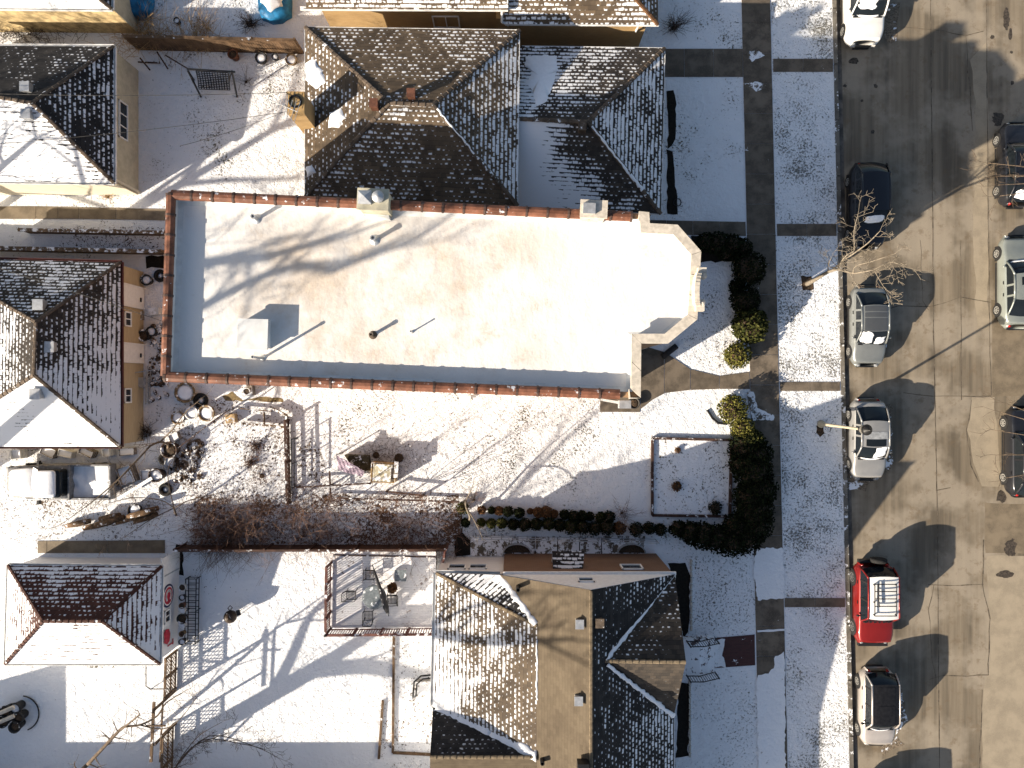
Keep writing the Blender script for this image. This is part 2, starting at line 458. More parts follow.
# gutter pan between kerb and road slabs, in a dark tone
sheet('road_gutter', [(kx(-400) + 3.8, -400), (kx(-400) + 9, -400), (kx(1200) + 9, 1200), (kx(1200) + 3.8, 1200)], -.126, simple('dark_gutter', (.10, .085, .07), .55, var=.5, scale=1.5))
# joints and cracks of the street slabs
mb = MB()
def crack(pts, w, seed=0, jit=.05):
    r = random.Random(seed); P = []
    for i in range(len(pts) - 1):
        a, b = W(*pts[i]), W(*pts[i + 1]); n = max(1, int((b - a).length / .6))
        for j in range(n): P.append(a + (b - a) * j / n + Vector((r.uniform(-jit, jit), r.uniform(-jit, jit), 0)))
    P.append(W(*pts[-1]))
    for i in range(len(P) - 1):
        d = (P[i + 1] - P[i]).normalized(); n = Vector((-d.y, d.x, 0)) * w * r.uniform(.35, .95) / 2
        a, b = P[i], P[i + 1]
        mb.add([(q.x, q.y, -.1255) for q in (a - n, b - n, b + n, a + n)], [(0, 1, 2, 3)])
crack([(931, -300), (932, 0), (935, 330), (939, 520), (940, 680), (944, 1100)], .07, 1, .015)
crack([(962, 240), (963, 400)], .05, 2, .02)
crack([(989, -300), (988, 30), (991, 330), (993, 395)], .05, 3, .02)
crack([(904, 25), (931, 28), (967, 34), (985, 30)], .05, 4)
crack([(967, 34), (974, 130)], .06, 5)
crack([(862, 318), (900, 306), (932, 307), (962, 297), (992, 302)], .05, 6)
crack([(905, 392), (934, 396), (966, 396), (993, 396)], .06, 7)
crack([(930, 586), (938, 586), (985, 585)], .06, 8)
crack([(931, 680), (945, 677), (990, 676)], .07, 9)
crack([(985, 540), (984, 585), (991, 620), (990, 676)], .08, 10)
crack([(973, 400), (968, 430), (973, 465), (980, 482)], .06, 11)
crack([(938, 482), (938, 490), (952, 488)], .08, 12)
crack([(922, 240), (924, 300), (930, 310)], .04, 13); crack([(936, 586), (930, 610), (934, 660), (938, 690)], .05, 14)
crack([(983, 690), (981, 770)], .07, 15)
struct('road_joint', mb, M['tar'])
sheet('road_patch', ragged([(974, 397), (996, 398), (1003, 488), (983, 486), (975, 462), (969, 430)], 1.0, 9, 3), -.1265, M['road_pale'])
sheet('road_patch', ragged([(993, 300), (1040, 302), (1040, 395), (994, 397)], .6, 12, 4), -.1262, M['road_patch'])
sheet('road_patch', ragged([(986, 503), (1045, 505), (1046, 554), (987, 554)], .6, 12, 5), -.1262, M['road_patch'])
sheet('road_patch', ragged([(988, 556), (1045, 556), (1046, 800), (984, 800), (984, 690), (992, 660), (991, 620)], 1.2, 12, 6), -.1267, M['road_pale'])
sheet('road_patch', ragged([(972, 60), (989, 40), (990, 330), (978, 330), (975, 200), (978, 120)], 1.5, 10, 7), -.1267, M['road_pale'])
stain = simple('oil_stain', (.055, .044, .034), .6, var=.5, scale=9)
for i, (x, y, rx, ry) in enumerate([(855, 60, 5, 3), (877, 85, 2.2, 2.2), (846, 85, 2, 1.6), (874, 131, 2, 2), (863, 100, 1.5, 1.5), (1000, 118, 6, 7), (1008, 18, 3, 12), (1012, 33, 2, 6), (994, 36, 2, 2), (1014, 82, 2, 2), (1013, 51, 1.5, 1.5), (1012, 548, 6, 9), (1006, 575, 9, 4), (1003, 497, 5, 6)]):
    sheet('road_stain', ragged([(x + rx * math.cos(a * .5236), y + ry * math.sin(a * .5236)) for a in range(12)], .25 * min(rx, ry), 1.6, 40 + i), -.1245, stain)
slush = snowy('street_slush', cover=.34, scale=3.2, patch=.9, patch_amt=.45, dark=(.10, .078, .055), bump=.3)
for i, p in enumerate([[(886, 5), (900, 2), (899, 40), (891, 44), (885, 30)], [(886, 405), (894, 402), (893, 470), (872, 480), (868, 486), (885, 465)], [(884, 290), (891, 320), (888, 350), (884, 345)], [(893, 690), (903, 690), (908, 720), (897, 735)], [(880, 742), (897, 738), (905, 746), (884, 756)], [(843, 470), (870, 482), (868, 492), (846, 488)]]):
    sheet('road_slush', ragged(p, 1.6, 5, 70 + i), -.1235, slush)

# sidewalk slabs
def slabs(name, a, b, c, d, step, mat, z=.03, gap=.009):
    """quad a-b (one side) c-d (other side), split along a->b"""
    A, B, C_, D = (W(*q) for q in (a, b, c, d)); n = max(1, round((B - A).length / step)); mb = MB()
    for i in range(n):
        t0, t1 = i / n, (i + 1) / n; g = gap / max(.1, (B - A).length)
        q = [A.lerp(B, t0 + g), A.lerp(B, t1 - g), C_.lerp(D, t1 - g), C_.lerp(D, t0 + g)]
        mb.prism([(p.x, p.y) for p in q], -.05, z + .004 * math.sin(i * 2.7))
    return struct(name, mb, mat)
slabs('sidewalk', (swl(-700), -700), (swl(1500), 1500), (swr(-700), -700), (swr(1500), 1500), 1.62, M['walk'])
slabs('front_path', (742.5, 49), (655, 49), (743, 77), (655, 77), 1.6, M['walk'])
slabs('front_path', (773, 59), (833, 59), (773, 72), (833, 72), 1.6, M['walk'])
slabs('front_path', (745.5, 222), (640, 220), (746, 236), (640, 234), 1.6, M['walk'])
slabs('front_path', (776.5, 224), (836.5, 224), (777, 236), (836.5, 236), 1.6, M['walk'])
slabs('front_path', (779.5, 382), (840, 382), (780, 391), (840, 391), 1.5, M['walk'])
slabs('front_path', (784.5, 598), (845, 598), (784.5, 607), (845, 607), 1.5, M['walk'])
def pathpoly(name, strips, mat):
    mb = MB()
    for i, p in enumerate(strips): mb.prism([tuple(W(*q)[:2]) for q in p], -.05, .03 + .003 * (i % 3))
    return struct(name, mb, mat)
pathpoly('entry_path', [[(600, 345), (640, 345), (640, 412), (600, 412)], [(640.6, 345), (664, 352), (664, 393.5), (652, 400), (640.6, 409)], [(664.6, 352), (690, 369), (690, 390), (664.6, 393)],
                        [(690.6, 369.3), (719, 376), (719, 389), (690.6, 390)], [(719.6, 376), (749.3, 372), (749.8, 389), (719.6, 389)]], M['walk'])
pathpoly('brick_path', [[(713, 638), (754.5, 634.5), (755, 665), (713, 668)]], M['brickpave'])
pathpoly('side_path', [[(-60, 206.5), (36, 206.5), (36, 219), (-60, 219)], [(36.5, 206.5), (58, 207), (58, 219), (36.5, 219)], [(58.5, 207), (79, 207.5), (79, 219), (58.5, 219)], [(79.5, 207.5), (116, 208), (116, 219.5), (79.5, 219)], [(116.5, 208), (190, 210), (190, 221), (116.5, 219.5)]], M['slabside'])
pathpoly('side_path', [[(38, 541), (47, 541), (47, 553), (38, 553)], [(47.5, 541), (107, 540.5), (107, 553), (47.5, 553)], [(107.5, 540.5), (165, 540), (165, 553), (107.5, 553)]], M['slabside'])
pathpoly('side_path', [[(x, 536), (x + 21, 536), (x + 21, 556), (x, 556)] for x in range(470, 645, 22)], M['walk_snow'])
# snow lying on walks and yards (raised sheets with uneven edges)
sheet('snow_cover', ragged([(756, 548), (783, 548), (784, 598), (757, 600), (753, 570)], .9, 2.5, 1), .05, M['clean'], 'structure')
sheet('snow_cover', ragged([(756, 677), (761, 674), (768, 673), (773, 667), (775, 656), (784, 652), (789, 1100), (764, 1100), (757, 720)], .9, 2.5, 2), .05, snowy('trodden_snow', cover=.98, scale=4, patch=.6, patch_amt=.14, dark=(.16, .13, .10)), 'structure')
sheet('snow_cover', ragged([(757, 630), (784, 628.5), (784, 630.5), (757, 632)], .3, 5, 3), .05, M['clean'], 'structure')
for i, p in enumerate([[(744, 52), (757, 50), (764, 56), (752, 62)], [(744, 84), (755, 82), (768, 86), (756, 92)], [(746, 392), (753, 392), (757, 408), (774, 415), (774, 420), (752, 420)]]):
    sheet('snow_cover', ragged(p, .8, 2.2, 20 + i), .045, M['walk_snow'], 'structure')
sheet('snow_cover', ragged([(715, 640), (726, 638), (722, 650), (725, 667), (714, 667)], 1.2, 4, 27), .04, M['lawn'])
sheet('parkway', [(swr(-700) + 1, -700), (kx(-700) - 1, -700), (kx(1500) - 1, 1500), (swr(1500) + 1, 1500)], .006, M['lawn_thin'])
M['yard'] = snowy('trampled_yard_snow', cover=.985, scale=7, patch=.5, patch_amt=.14, bump=1.0)
sheet('back_yard', [(182, 549), (331, 549), (331, 632), (431, 632), (393, 640), (392, 900), (-60, 900), (-60, 668), (182, 668)], .006, M['yard'])
sheet('front_yard', [(672, 80), (742, 80), (745, 219), (672, 219)], .006, M['lawn'])
sheet('front_yard', [(676, 556), (757, 556), (762, 900), (676, 900)], .006, snowy('speckled_snow_lawn', cover=.90, scale=8, patch=.4, patch_amt=.14, dark=(.12, .115, .10), bump=.9))
sheet('garden_plot', ragged([(176, 396), (290, 402), (290, 498), (172, 498), (172, 430)], 1.5, 10, 5), .006, M['plot'])
sheet('garden_plot', ragged([(60, 225), (168, 228), (168, 250), (60, 250)], 1.5, 10, 6), .006, M['plot'])
sheet('thicket_ground', ragged([(184, 497), (300, 494), (460, 494), (462, 544), (184, 546)], 2, 10, 7), .008, M['thicket'])
sheet('thicket_ground', ragged([(290, 405), (300, 400), (330, 480), (460, 490), (300, 494)], 2, 10, 9), .007, M['plot'])
sheet('side_yard', ragged([(0, 500), (170, 500), (172, 540), (0, 540)], 2, 10, 11), .006, M['plot'])
sheet('yard_bed', ragged([(652, 438), (731, 440), (729, 516), (652, 515)], .4, 8, 12), .03, snowy('snow_on_bed', cover=.9, scale=5, patch=.6, patch_amt=.15, dark=(.05, .04, .025)))
for i, p in enumerate([[(667, 92), (673, 90), (676, 100), (675, 140), (668, 150)], [(667, 150), (672, 152), (675, 180), (678, 214), (667, 214)], [(668, 563), (685, 562), (690, 576), (689, 626), (684, 642), (676, 600)], [(678, 682), (690, 684), (688, 756), (676, 758)], [(176, 545), (182, 545), (184, 575), (176, 575)], [(690, 236), (745, 238), (742, 262), (700, 262)], [(455, 535), (463, 533), (470, 541), (471, 555), (455, 556)], [(484, 553), (505, 546), (540, 552), (553, 537), (600, 537), (612, 545), (622, 554)], [(146, 256), (170, 256), (170, 268), (146, 268)]]):
    sheet('bare_soil', ragged(p, 1.0, 5, 90 + i), .05 if i > 4 and i < 7 else .012, simple('black_mulch', (.012, .0095, .007), .95, var=.5, scale=8))
for i, p in enumerate([[(390, 700), (432, 676), (434, 752), (392, 750), (378, 760), (382, 690)]]):
    sheet('leafy_ground', ragged(p, 1.5, 8, 120 + i), .008, M['plot'])
for i, p in enumerate([[(222, 396), (232, 392), (242, 400), (262, 397), (282, 398), (284, 402), (258, 401), (226, 401)]]):
    sheet('bare_soil', ragged(p, .8, 5, 130 + i), .012, simple('dry_straw_bed', (.2, .145, .07), .9, var=.4))

# ------------------------------------------------------------------ building helpers
def roof(name, faces, mat, parent):
    mb = MB()
    for pts, sn in faces:
        P = [W(*p) for p in pts]
        n = Vector((0, 0, 0))
        for i in range(len(P)):
            a, b = P[i], P[(i + 1) % len(P)]
            n += Vector(((a.y - b.y) * (a.z + b.z), (a.z - b.z) * (a.x + b.x), (a.x - b.x) * (a.y + b.y)))
        n.normalize(); s = list(sn) if isinstance(sn, (list, tuple)) else [sn] * len(P)
        if n.z < 0: P.reverse(); s.reverse(); n = -n
        v = (Vector((0, 0, 1)) - n * n.z).normalized(); u = v.cross(n)
        mb.add(P, [tuple(range(len(P)))], uv=[[(p.dot(u), p.dot(v)) for p in P]], sn=[s])
    return obj(name, mb, mat, parent)

def ridge_caps(parent, lines, mat, r=.11, name='ridge_cap'):
    for a, b in lines:
        mb = MB()
        A, B = W(*a), W(*b); n = max(2, int((B - A).length / .3)); P = []; R = []
        for i in range(n):
            P += [A.lerp(B, i / n) + Vector((0, 0, .012)), A.lerp(B, (i + .96) / n) + Vector((0, 0, .03))]; R += [r * .86, r * 1.05]
        mb.tube(P, R, 6, squash=.42)
        o = obj(name, mb, mat, parent)
    return o

def snow_line(parent, lines, seed=1, name='drifted_snow'):
    r = random.Random(seed)
    for a, b, w in lines:
        mb = MB(); A, B = W(*a), W(*b); n = max(4, int((B - A).length / .16)); P = []; R = []
        for i in range(n + 1):
            P.append(A.lerp(B, i / n) + Vector((r.uniform(-.03, .03), r.uniform(-.03, .03), .03))); R.append(w * r.uniform(.65, 1.35))
        mb.tube(P, R, 8, squash=.35); o = obj(name, mb, M['snow_pile'], parent, smooth=True)
    return o

def gutter(parent, edges, mat, w=.13, out=.05):
    for a, b in edges:
        A, B = W(*a), W(*b); mb = MB()
        d = (B - A).normalized(); n = Vector((d.y, -d.x, 0)).normalized() * out
        u = Vector((0, 0, 1))
        for k, (o_, z, ww, hh) in enumerate(((n * 1.0, -.10, w, .02), (n * 2.2, -.05, .02, .12), (-n * .2, -.05, .02, .12))):
            mb.bar(A + o_ + u * z, B + o_ + u * z, ww, hh)
        obj('gutter', mb, mat, parent)

def walls(parent, pts, z0, z1, mat, name='wall'):
    mb = MB(); mb.prism([(p[0], p[1]) for p in pts], z0, z1)
    return obj(name, mb, mat, parent)

def rect_walls(parent, eave_px, inset, z1, mat, name='wall'):
    P = [W(*p) for p in eave_px]; c = sum(P, Vector()) / len(P); Q = []
    for p in P: Q.append((p.x - math.copysign(inset, p.x - c.x), p.y - math.copysign(inset, p.y - c.y)))
    walls(parent, Q, 0, z1, mat, name); return Q

def window(parent, c, t, n, w, h, mid=1, frame=None, fr=.07, name='window'):
    """c centre on the wall face, t along the wall, n outward"""
    c, t, n = Vector(c), Vector(t).normalized(), Vector(n).normalized(); z = Vector((0, 0, 1)); rz = math.atan2(t.y, t.x)
    mb = MB()
    for s in (-1, 1):
        mb.box(c + n * .03 + t * s * (w / 2), (fr, .08, h + fr), rz); mb.box(c + n * .032 + z * s * (h / 2), (w + fr, .085, fr), rz)
    for k in range(mid): mb.box(c + n * .025 + t * (w * ((k + 1) / (mid + 1) - .5)), (fr * .7, .06, h), rz)
    f = obj(name, mb, frame or M['frame_white'], parent)
    mb = MB(); mb.box(c + n * .012, (w - .01, .02, h - .01), rz); obj('pane', mb, M['glass'], f)
    return f

def on_east(X, px, py):
    h = H - X * F / (px - CX); return Vector((X, (CY - py) * (H - h) / F, h))
def on_north(Y, px, py):
    h = H - Y * F / (CY - py); return Vector(((px - CX) * (H - h) / F, Y, h))

# ------------------------------------------------------------------ flat-roofed brick building
def poly_offset(P, d):
    n = len(P); out = []
    for i in range(n):
        a, b, c = Vector(P[i - 1]), Vector(P[i]), Vector(P[(i + 1) % n])
        e1, e2 = (b - a).normalized(), (c - b).normalized()
        n1, n2 = Vector((-e1.y, e1.x)), Vector((-e2.y, e2.x))
        m = (n1 + n2); m = m / max(.2, m.length_squared) * 2
        out.append(b + m * d)
    return out
HP, HD = 9.0, 8.49
ob = [(160, 381), (620, 398.5), (629, 399), (640.5, 398), (641, 343.5), (668, 343.5), (697, 319.5), (700.8, 251.5), (677.5, 225), (649.5, 223.5), (649, 212.5), (639, 211.5), (166, 189.5)]
P2 = [Vector(W(x, y, HP)[:2]) for x, y in ob]
if sum(P2[i].x * P2[(i + 1) % len(P2)].y - P2[(i + 1) % len(P2)].x * P2[i].y for i in range(len(P2))) < 0: P2.reverse()
IN = poly_offset(P2, .34)
flat = thing('apartment_building', 'long flat-roofed brick apartment building with snowy white roof and terracotta parapet coping', 'building', tuple(W(420, 290)))
mb = MB(); n = len(P2); off = poly_offset(P2, .05); inn = poly_offset(P2, .29)
vs = [(p.x, p.y, 0) for p in off] + [(p.x, p.y, HP - .1) for p in off] + [(p.x, p.y, HP - .1) for p in inn] + [(p.x, p.y, HD - .05) for p in inn]
fs = [(k * n + i, k * n + (i + 1) % n, (k + 1) * n + (i + 1) % n, (k + 1) * n + i) for k in range(2) for i in range(n)]
mb.add(vs, fs); obj('wall', mb, M['brick_flat'], flat)
mb = MB(); vs = [(p.x, p.y, HP - .1) for p in inn] + [(p.x, p.y, HD + .05) for p in inn] + [(p.x, p.y, HD - .02) for p in poly_offset(P2, .6)]
mb.add(vs, [(k * n + i, (k + 1) * n + i, (k + 1) * n + (i + 1) % n, k * n + (i + 1) % n) for k in range(2) for i in range(n)][::-1]); obj('parapet_lining', mb, M['deck_edge'], flat)
# deck as a grid mesh with slight unevenness, clipped to the outline
bm = bmesh.new(); vs = [bm.verts.new((p.x, p.y, HD)) for p in poly_offset(P2, .28)]; bm.faces.new(vs)
me = bpy.data.meshes.new('roof_deck'); bm.to_mesh(me); bm.free(); deck_o = obj('roof_deck', me, M['deck'], flat)

def coping(parent, a, b, seg=.86):
    A, B = Vector((*a, HP - .06)), Vector((*b, HP - .06)); n = max(1, round((B - A).length / seg)); mb = MB(); mj = MB(); r = random.Random(int(A.x * 10))
    d = (B - A).normalized()
    for i in range(n):
        p, q = A.lerp(B, i / n), A.lerp(B, (i + 1) / n); j = Vector((0, 0, r.uniform(-.008, .008)))
        mb.tube([p + d * .02 + j, q - d * .02 + j], .21, 10, squash=.62); mb.tube([p - d * .045, p + d * .045], .235, 10, squash=.64, mi=1)
    obj('coping', mb, [M['terracotta'], M['tile_joint']], parent)
CL = poly_offset(P2, .19)
def cl(x, y):
    p = W(x, y, HP); return min(CL, key=lambda q: (q - Vector(p[:2])).length)
sw_, se_, ne_, nw_ = cl(160, 381), cl(629, 399), cl(639, 211.5), cl(166, 189.5)
coping(flat, sw_, se_ - Vector((.35, 0))); coping(flat, nw_, sw_); coping(flat, ne_ - Vector((.3, 0)), nw_)
# stone coping round the street front
mb = MB(); idx = [i for i, q in enumerate(CL)]
st = [cl(x, y) for x, y in ob[2:12]]
i0 = min(range(n), key=lambda i: (CL[i] - st[0]).length)
order = []
for x, y in ob[2:12]: order.append(min(range(n), key=lambda i: (P2[i] - Vector(W(x, y, HP)[:2])).length))
IN2 = poly_offset(P2, .40)
for a, b in zip(order[:-1], order[1:]):
    q = [P2[a], P2[b], IN2[b], IN2[a]]
    if a == order[0]: q = [P2[a], P2[b], P2[b] + Vector((-.42, .02)), P2[a] + Vector((-.0, .4))]
    dd = P2[b] - P2[a]; k = max(1, round(dd.length / 1.1))
    for j in range(k):
        t0, t1 = j / k + (.006 if k > 1 else 0), (j + 1) / k - (.006 if k > 1 else 0)
        mb.prism([q[0].lerp(q[1], t0), q[0].lerp(q[1], t1), q[3].lerp(q[2], t1), q[3].lerp(q[2], t0)], HP - .1, HP + .06)
obj('stone_coping', mb, M['limestone'], flat)
# carved crest on the bay
mb = MB(); c = W(697, 290, HP); t = (W(698.6, 270, HP) - W(696.6, 305, HP)).normalized(); nrm = Vector((t.y, -t.x, 0))
for k in range(-6, 7):
    a = k / 6 * math.pi / 2.1; mb.box(c + t * math.sin(a) * .62 + nrm * (.02 - .16 * math.cos(a)) + Vector((0, 0, .1 + .22 * math.cos(a))), (.2, .18, .5), math.atan2(nrm.y, nrm.x))
for s in (-1, 1):
    mb.box(c + t * s * .74 + nrm * .1 + Vector((0, 0, .06)), (.34, .3, .5)); mb.ball(c + t * s * .55 + nrm * .16 + Vector((0, 0, .25)), .16, 8)
obj('parapet_crest', mb, M['limestone'], flat)

def chimney(parent, base, size, z0, z1, mat, caps, name='chimney', rz=-.047, open_top=False):
    mb = MB(); cx, cy = base; w, d = size; t = .14
    mb.box((cx, cy, (z0 + z1) / 2), (w, d, z1 - z0), rz); mb.box((cx, cy, z1 + .05), (w + .12, d + .12, .1), rz)
    ch = obj(name, mb, mat, parent)
    for kind, dx, dy in caps:
        mb = MB(); x, y = cx + dx, cy + dy
        if kind == 'square':
            mb.box((x, y, z1 + .25), (.42, .42, .3), rz); mb.add([(x - .27, y - .27, z1 + .42), (x + .27, y - .27, z1 + .42), (x + .27, y + .27, z1 + .42), (x - .27, y + .27, z1 + .42), (x, y, z1 + .56)], [(0, 1, 4), (1, 2, 4), (2, 3, 4), (3, 0, 4), (3, 2, 1, 0)])
        elif kind == 'round':
            mb.lathe([(.16, z1 + .1), (.16, z1 + .4), (.13, z1 + .4), (.13, z1 + .5), (.25, z1 + .5), (.22, z1 + .56), (.05, z1 + .66), (.0, z1 + .67)], (x, y, 0), 14)
        else:
            mb.box((x, y, z1 + .16), (.5, .42, .14), rz)
        obj('flue_cap', mb, M['galv'], ch)
    return ch
c = W(373, 197, 9.8); chimney(flat, (c.x, c.y - .1), (1.15, .75), 8.2, 9.75, M['grey_cream'], [('square', -.26, 0), ('round', .28, 0)])
c = W(594, 207.5, 9.6); chimney(flat, (c.x, c.y - .05), (.98, .6), 8.2, 9.5, M['limestone'], [('box', -.2, 0)])
mb = MB(); mb.prism([tuple(W(x, y, HD)[:2]) for x, y in [(357, 205), (388, 207), (391, 221), (366, 216)]], HD, HD + .35); obj('cricket', mb, M['deck_edge'], flat)
# roof hatch and vents
mb = MB(); mb.prism([tuple((W(257, 335, HD) + Vector((a * .58, b * .58, 0)))[:2]) for a, b in ((-1, -1.03), (1, -1), (1, 1), (-1, 1))], HD, HD + .46); mb.box((W(257, 335, HD).x, W(257, 335, HD).y, HD + .49), (1.26, 1.26, .08), -.03)
obj('roof_hatch', mb, M['deck_edge'], flat)
for (x, y, hh, r, m) in ((263, 358, 1.14, .055, 'galv'), (257, 219, .44, .08, 'galv'), (375, 240, .42, .09, 'galv'), (373, 335, .4, .07, 'ridge'), (412, 332, .38, .03, 'galv')):
    c = W(x, y, HD); mb = MB(); mb.lathe([(r * 2.6, 0), (r * 1.3, .07), (r, .1), (r, hh), (r * 1.25, hh), (r * 1.25, hh + .06), (r * .7, hh + .06), (r * .7, hh - .1)], c, 12)
    obj('vent_pipe', mb, M[m], flat)
for x in (465, 625):
    c = W(x, 399 if x < 500 else 404, 7.9); mb = MB(); mb.box((c.x, c.y - .02, 7.75), (.5, .34, .42)); mb.box((c.x, c.y + .02, 3.8), (.12, .12, 7.5)); obj('downspout', mb, M['white_paint'] if x < 500 else M['galv'], flat)
for i in range(9):
    t = (i + .5) / 9; p = P2[order[0]].lerp(Vector(W(160, 381, HP)[:2]), t)
    for z in (2.0, 5.2): window(flat, (p.x, p.y + .06, z), (1, 0.037, 0), (.037, -1, 0), .95, 1.5, 0)
for x, y in ((699, 285), (683, 238), (683, 332)):
    p = W(x, y, HP)
    nn = (1, 0, 0) if x == 699 else ((.75, .66, 0) if y < 300 else (.75, -.66, 0))
    tt = (-nn[1], nn[0], 0)
    for z in (2.2, 5.6): window(flat, (p.x - nn[0] * .08, p.y - nn[1] * .08, z), tt, nn, .9, 1.6, 0)

# ------------------------------------------------------------------ bungalow above the flat roof (north neighbour)
b = thing('bungalow', 'grey-brown shingled bungalow with two hip roofs beside the long flat roof', 'house', tuple(W(430, 110)))
He, Hr = 4.6, 6.1
f = [([(305, 27, He), (520, 30, He), (433, 105, Hr), (389, 103, Hr)], [.20, .34, .14, .10]),
     ([(520, 30, He), (518, 206, He), (433, 105, Hr)], [.50, .62, .42]),
     ([(518, 206, He), (305, 197, He), (389, 103, Hr), (433, 105, Hr)], [.06, .34, .42, .30]),
     ([(305, 197, He), (305, 27, He), (389, 103, Hr)], [.36, .36, .22])]
r1 = roof('roof', f, M['sh_brown'], b)
ridge_caps(r1, [((305, 27, He), (389, 103, Hr)), ((520, 30, He), (433, 105, Hr)), ((305, 197, He), (389, 103, Hr)), ((518, 206, He), (433, 105, Hr)), ((389, 103, Hr), (433, 105, Hr))], M['ridge'])
snow_line(r1, [((437, 109, Hr), (478, 158, 5.35), .04), ((478, 158, 5.35), (515, 203, He), .06)], 5)
for i, p in enumerate([[(306, 62), (313, 58), (322, 70), (326, 82), (316, 90), (306, 80)], [(329, 112), (341, 108), (346, 118), (338, 128), (328, 128)], [(306, 166), (312, 164), (316, 172), (306, 178)]]):
    mb = MB(); Q = ragged(p, 1.0, 3, 33 + i)
    # lies on the west slope plane
    A, B_, C_ = W(305, 197, He), W(305, 27, He), W(389, 103, Hr); nn = (B_ - A).cross(C_ - A); nn = nn if nn.z > 0 else -nn
    def onp(px, py, n_=nn, a=A):
        d = (W(px, py, 0) - Vector((0, 0, H))); t = n_.dot(a - Vector((0, 0, H))) / n_.dot(d); return Vector((0, 0, H)) + d * t + Vector((0, 0, .05))
    c0 = onp(sum(q[0] for q in Q) / len(Q), sum(q[1] for q in Q) / len(Q)) + Vector((0, 0, .06)); P = [onp(*q) - Vector((0, 0, .06)) for q in Q]
    mb.add(P + [p_.lerp(c0, .35) + Vector((0, 0, .07)) for p_ in P] + [c0], [(k, (k + 1) % len(P), len(P) + (k + 1) % len(P), len(P) + k) for k in range(len(P))] + [(len(P) + k, len(P) + (k + 1) % len(P), 2 * len(P)) for k in range(len(P))])
    obj('snow_patch', mb, M['snow_pile'], r1, True)
rect_walls(b, [(305, 27, He), (520, 30, He), (518, 206, He), (305, 197, He)], .3, He - .05, M['yellow_brick'])
gutter(b, [((519.5, 30, He), (517.5, 206, He)), ((305, 27, He), (520, 30, He)), ((305, 197, He), (305, 27, He))], M['gutter'])
h2, hr2 = 3.1, 4.4
f = [([(517, 46, h2), (665, 48, h2), (588, 122, hr2), (517, 119, hr2)], [.55, .2, .0, .62]),
     ([(665, 48, h2), (661, 214, h2), (588, 122, hr2)], [.55, .62, .5]),
     ([(661, 214, h2), (517, 208, h2), (517, 119, hr2), (588, 122, hr2)], [.0, 1.75, 1.75, .0])]
r2 = roof('front_roof', f, M['sh_grey'], b)
ridge_caps(r2, [((665, 48, h2), (588, 122, hr2)), ((661, 214, h2), (588, 122, hr2)), ((520, 119, hr2), (588, 122, hr2))], M['ridge'])
snow_line(r2, [((592, 126, hr2), (630, 175, 3.7), .05), ((630, 175, 3.7), (659, 211, h2), .08)], 7)
def roof_patch(parent, plane, outl, seed, th=.09):
    A, B_, C_ = (W(*q) for q in plane); nn = (B_ - A).cross(C_ - A); O = Vector((0, 0, H))
    def onp(px, py):
        d = W(px, py, 0) - O; return O + d * (nn.dot(A - O) / nn.dot(d))
    Q = ragged(outl, 1.3, 2.6, seed); P = [onp(*q) - Vector((0, 0, .02)) for q in Q]; c0 = onp(sum(q[0] for q in Q) / len(Q), sum(q[1] for q in Q) / len(Q)) + Vector((0, 0, th)); k_ = len(P)
    mb = MB(); mb.add(P + [p.lerp(c0, .25) + Vector((0, 0, th * .6)) for p in P] + [c0], [(k, (k + 1) % k_, k_ + (k + 1) % k_, k_ + k) for k in range(k_)] + [(k_ + k, k_ + (k + 1) % k_, 2 * k_) for k in range(k_)])
    return obj('snow_patch', mb, M['snow_pile'], parent, True)
roof_patch(r2, ((517, 46, h2), (665, 48, h2), (588, 122, hr2)), [(524, 55), (556, 53), (560, 66), (555, 86), (546, 106), (536, 110), (530, 92), (524, 84), (532, 70), (524, 66)], 61)
rect_walls(b, [(500, 46, h2), (665, 48, h2), (661, 214, h2), (500, 208, h2)], .25, h2 - .05, M['yellow_brick'], 'front_wall')
gutter(b, [((665, 48, h2), (661, 214, h2)), ((522, 46, h2), (665, 48, h2)), ((661, 214, h2), (522, 208, h2))], M['gutter'])
mb = MB(); c0 = W(311, 116, 5.0)
mb.box((c0.x - .25, c0.y, 5.0), (.75, .95, 3.0)); mb.box((c0.x - .25, c0.y, 6.52), (.8, 1.0, .1))
ch = obj('chimney', mb, M['yellow_brick'], b)
mb = MB(); mb.lathe([(.3, 6.5), (.3, 6.62), (.22, 6.62), (.2, 6.3)], (c0.x - .25, c0.y + .05, 0), 14); obj('flue', mb, M['black_metal'], ch)
for x, y, h in ((375, 106, 6.1), (412, 96, 6.0)):
    c = W(x, y, h); mb = MB(); mb.box((c.x, c.y, h + .1), (.32, .34, .5)); mb.box((c.x, c.y, h + .37), (.38, .4, .06)); obj('roof_vent', mb, simple('rust_red_vent', (.12, .05, .03), .7), b)
c = W(582, 128, 4.4); mb = MB(); mb.box((c.x, c.y, 4.45), (.36, .4, .5)); obj('roof_vent', mb, M['ridge'], b)

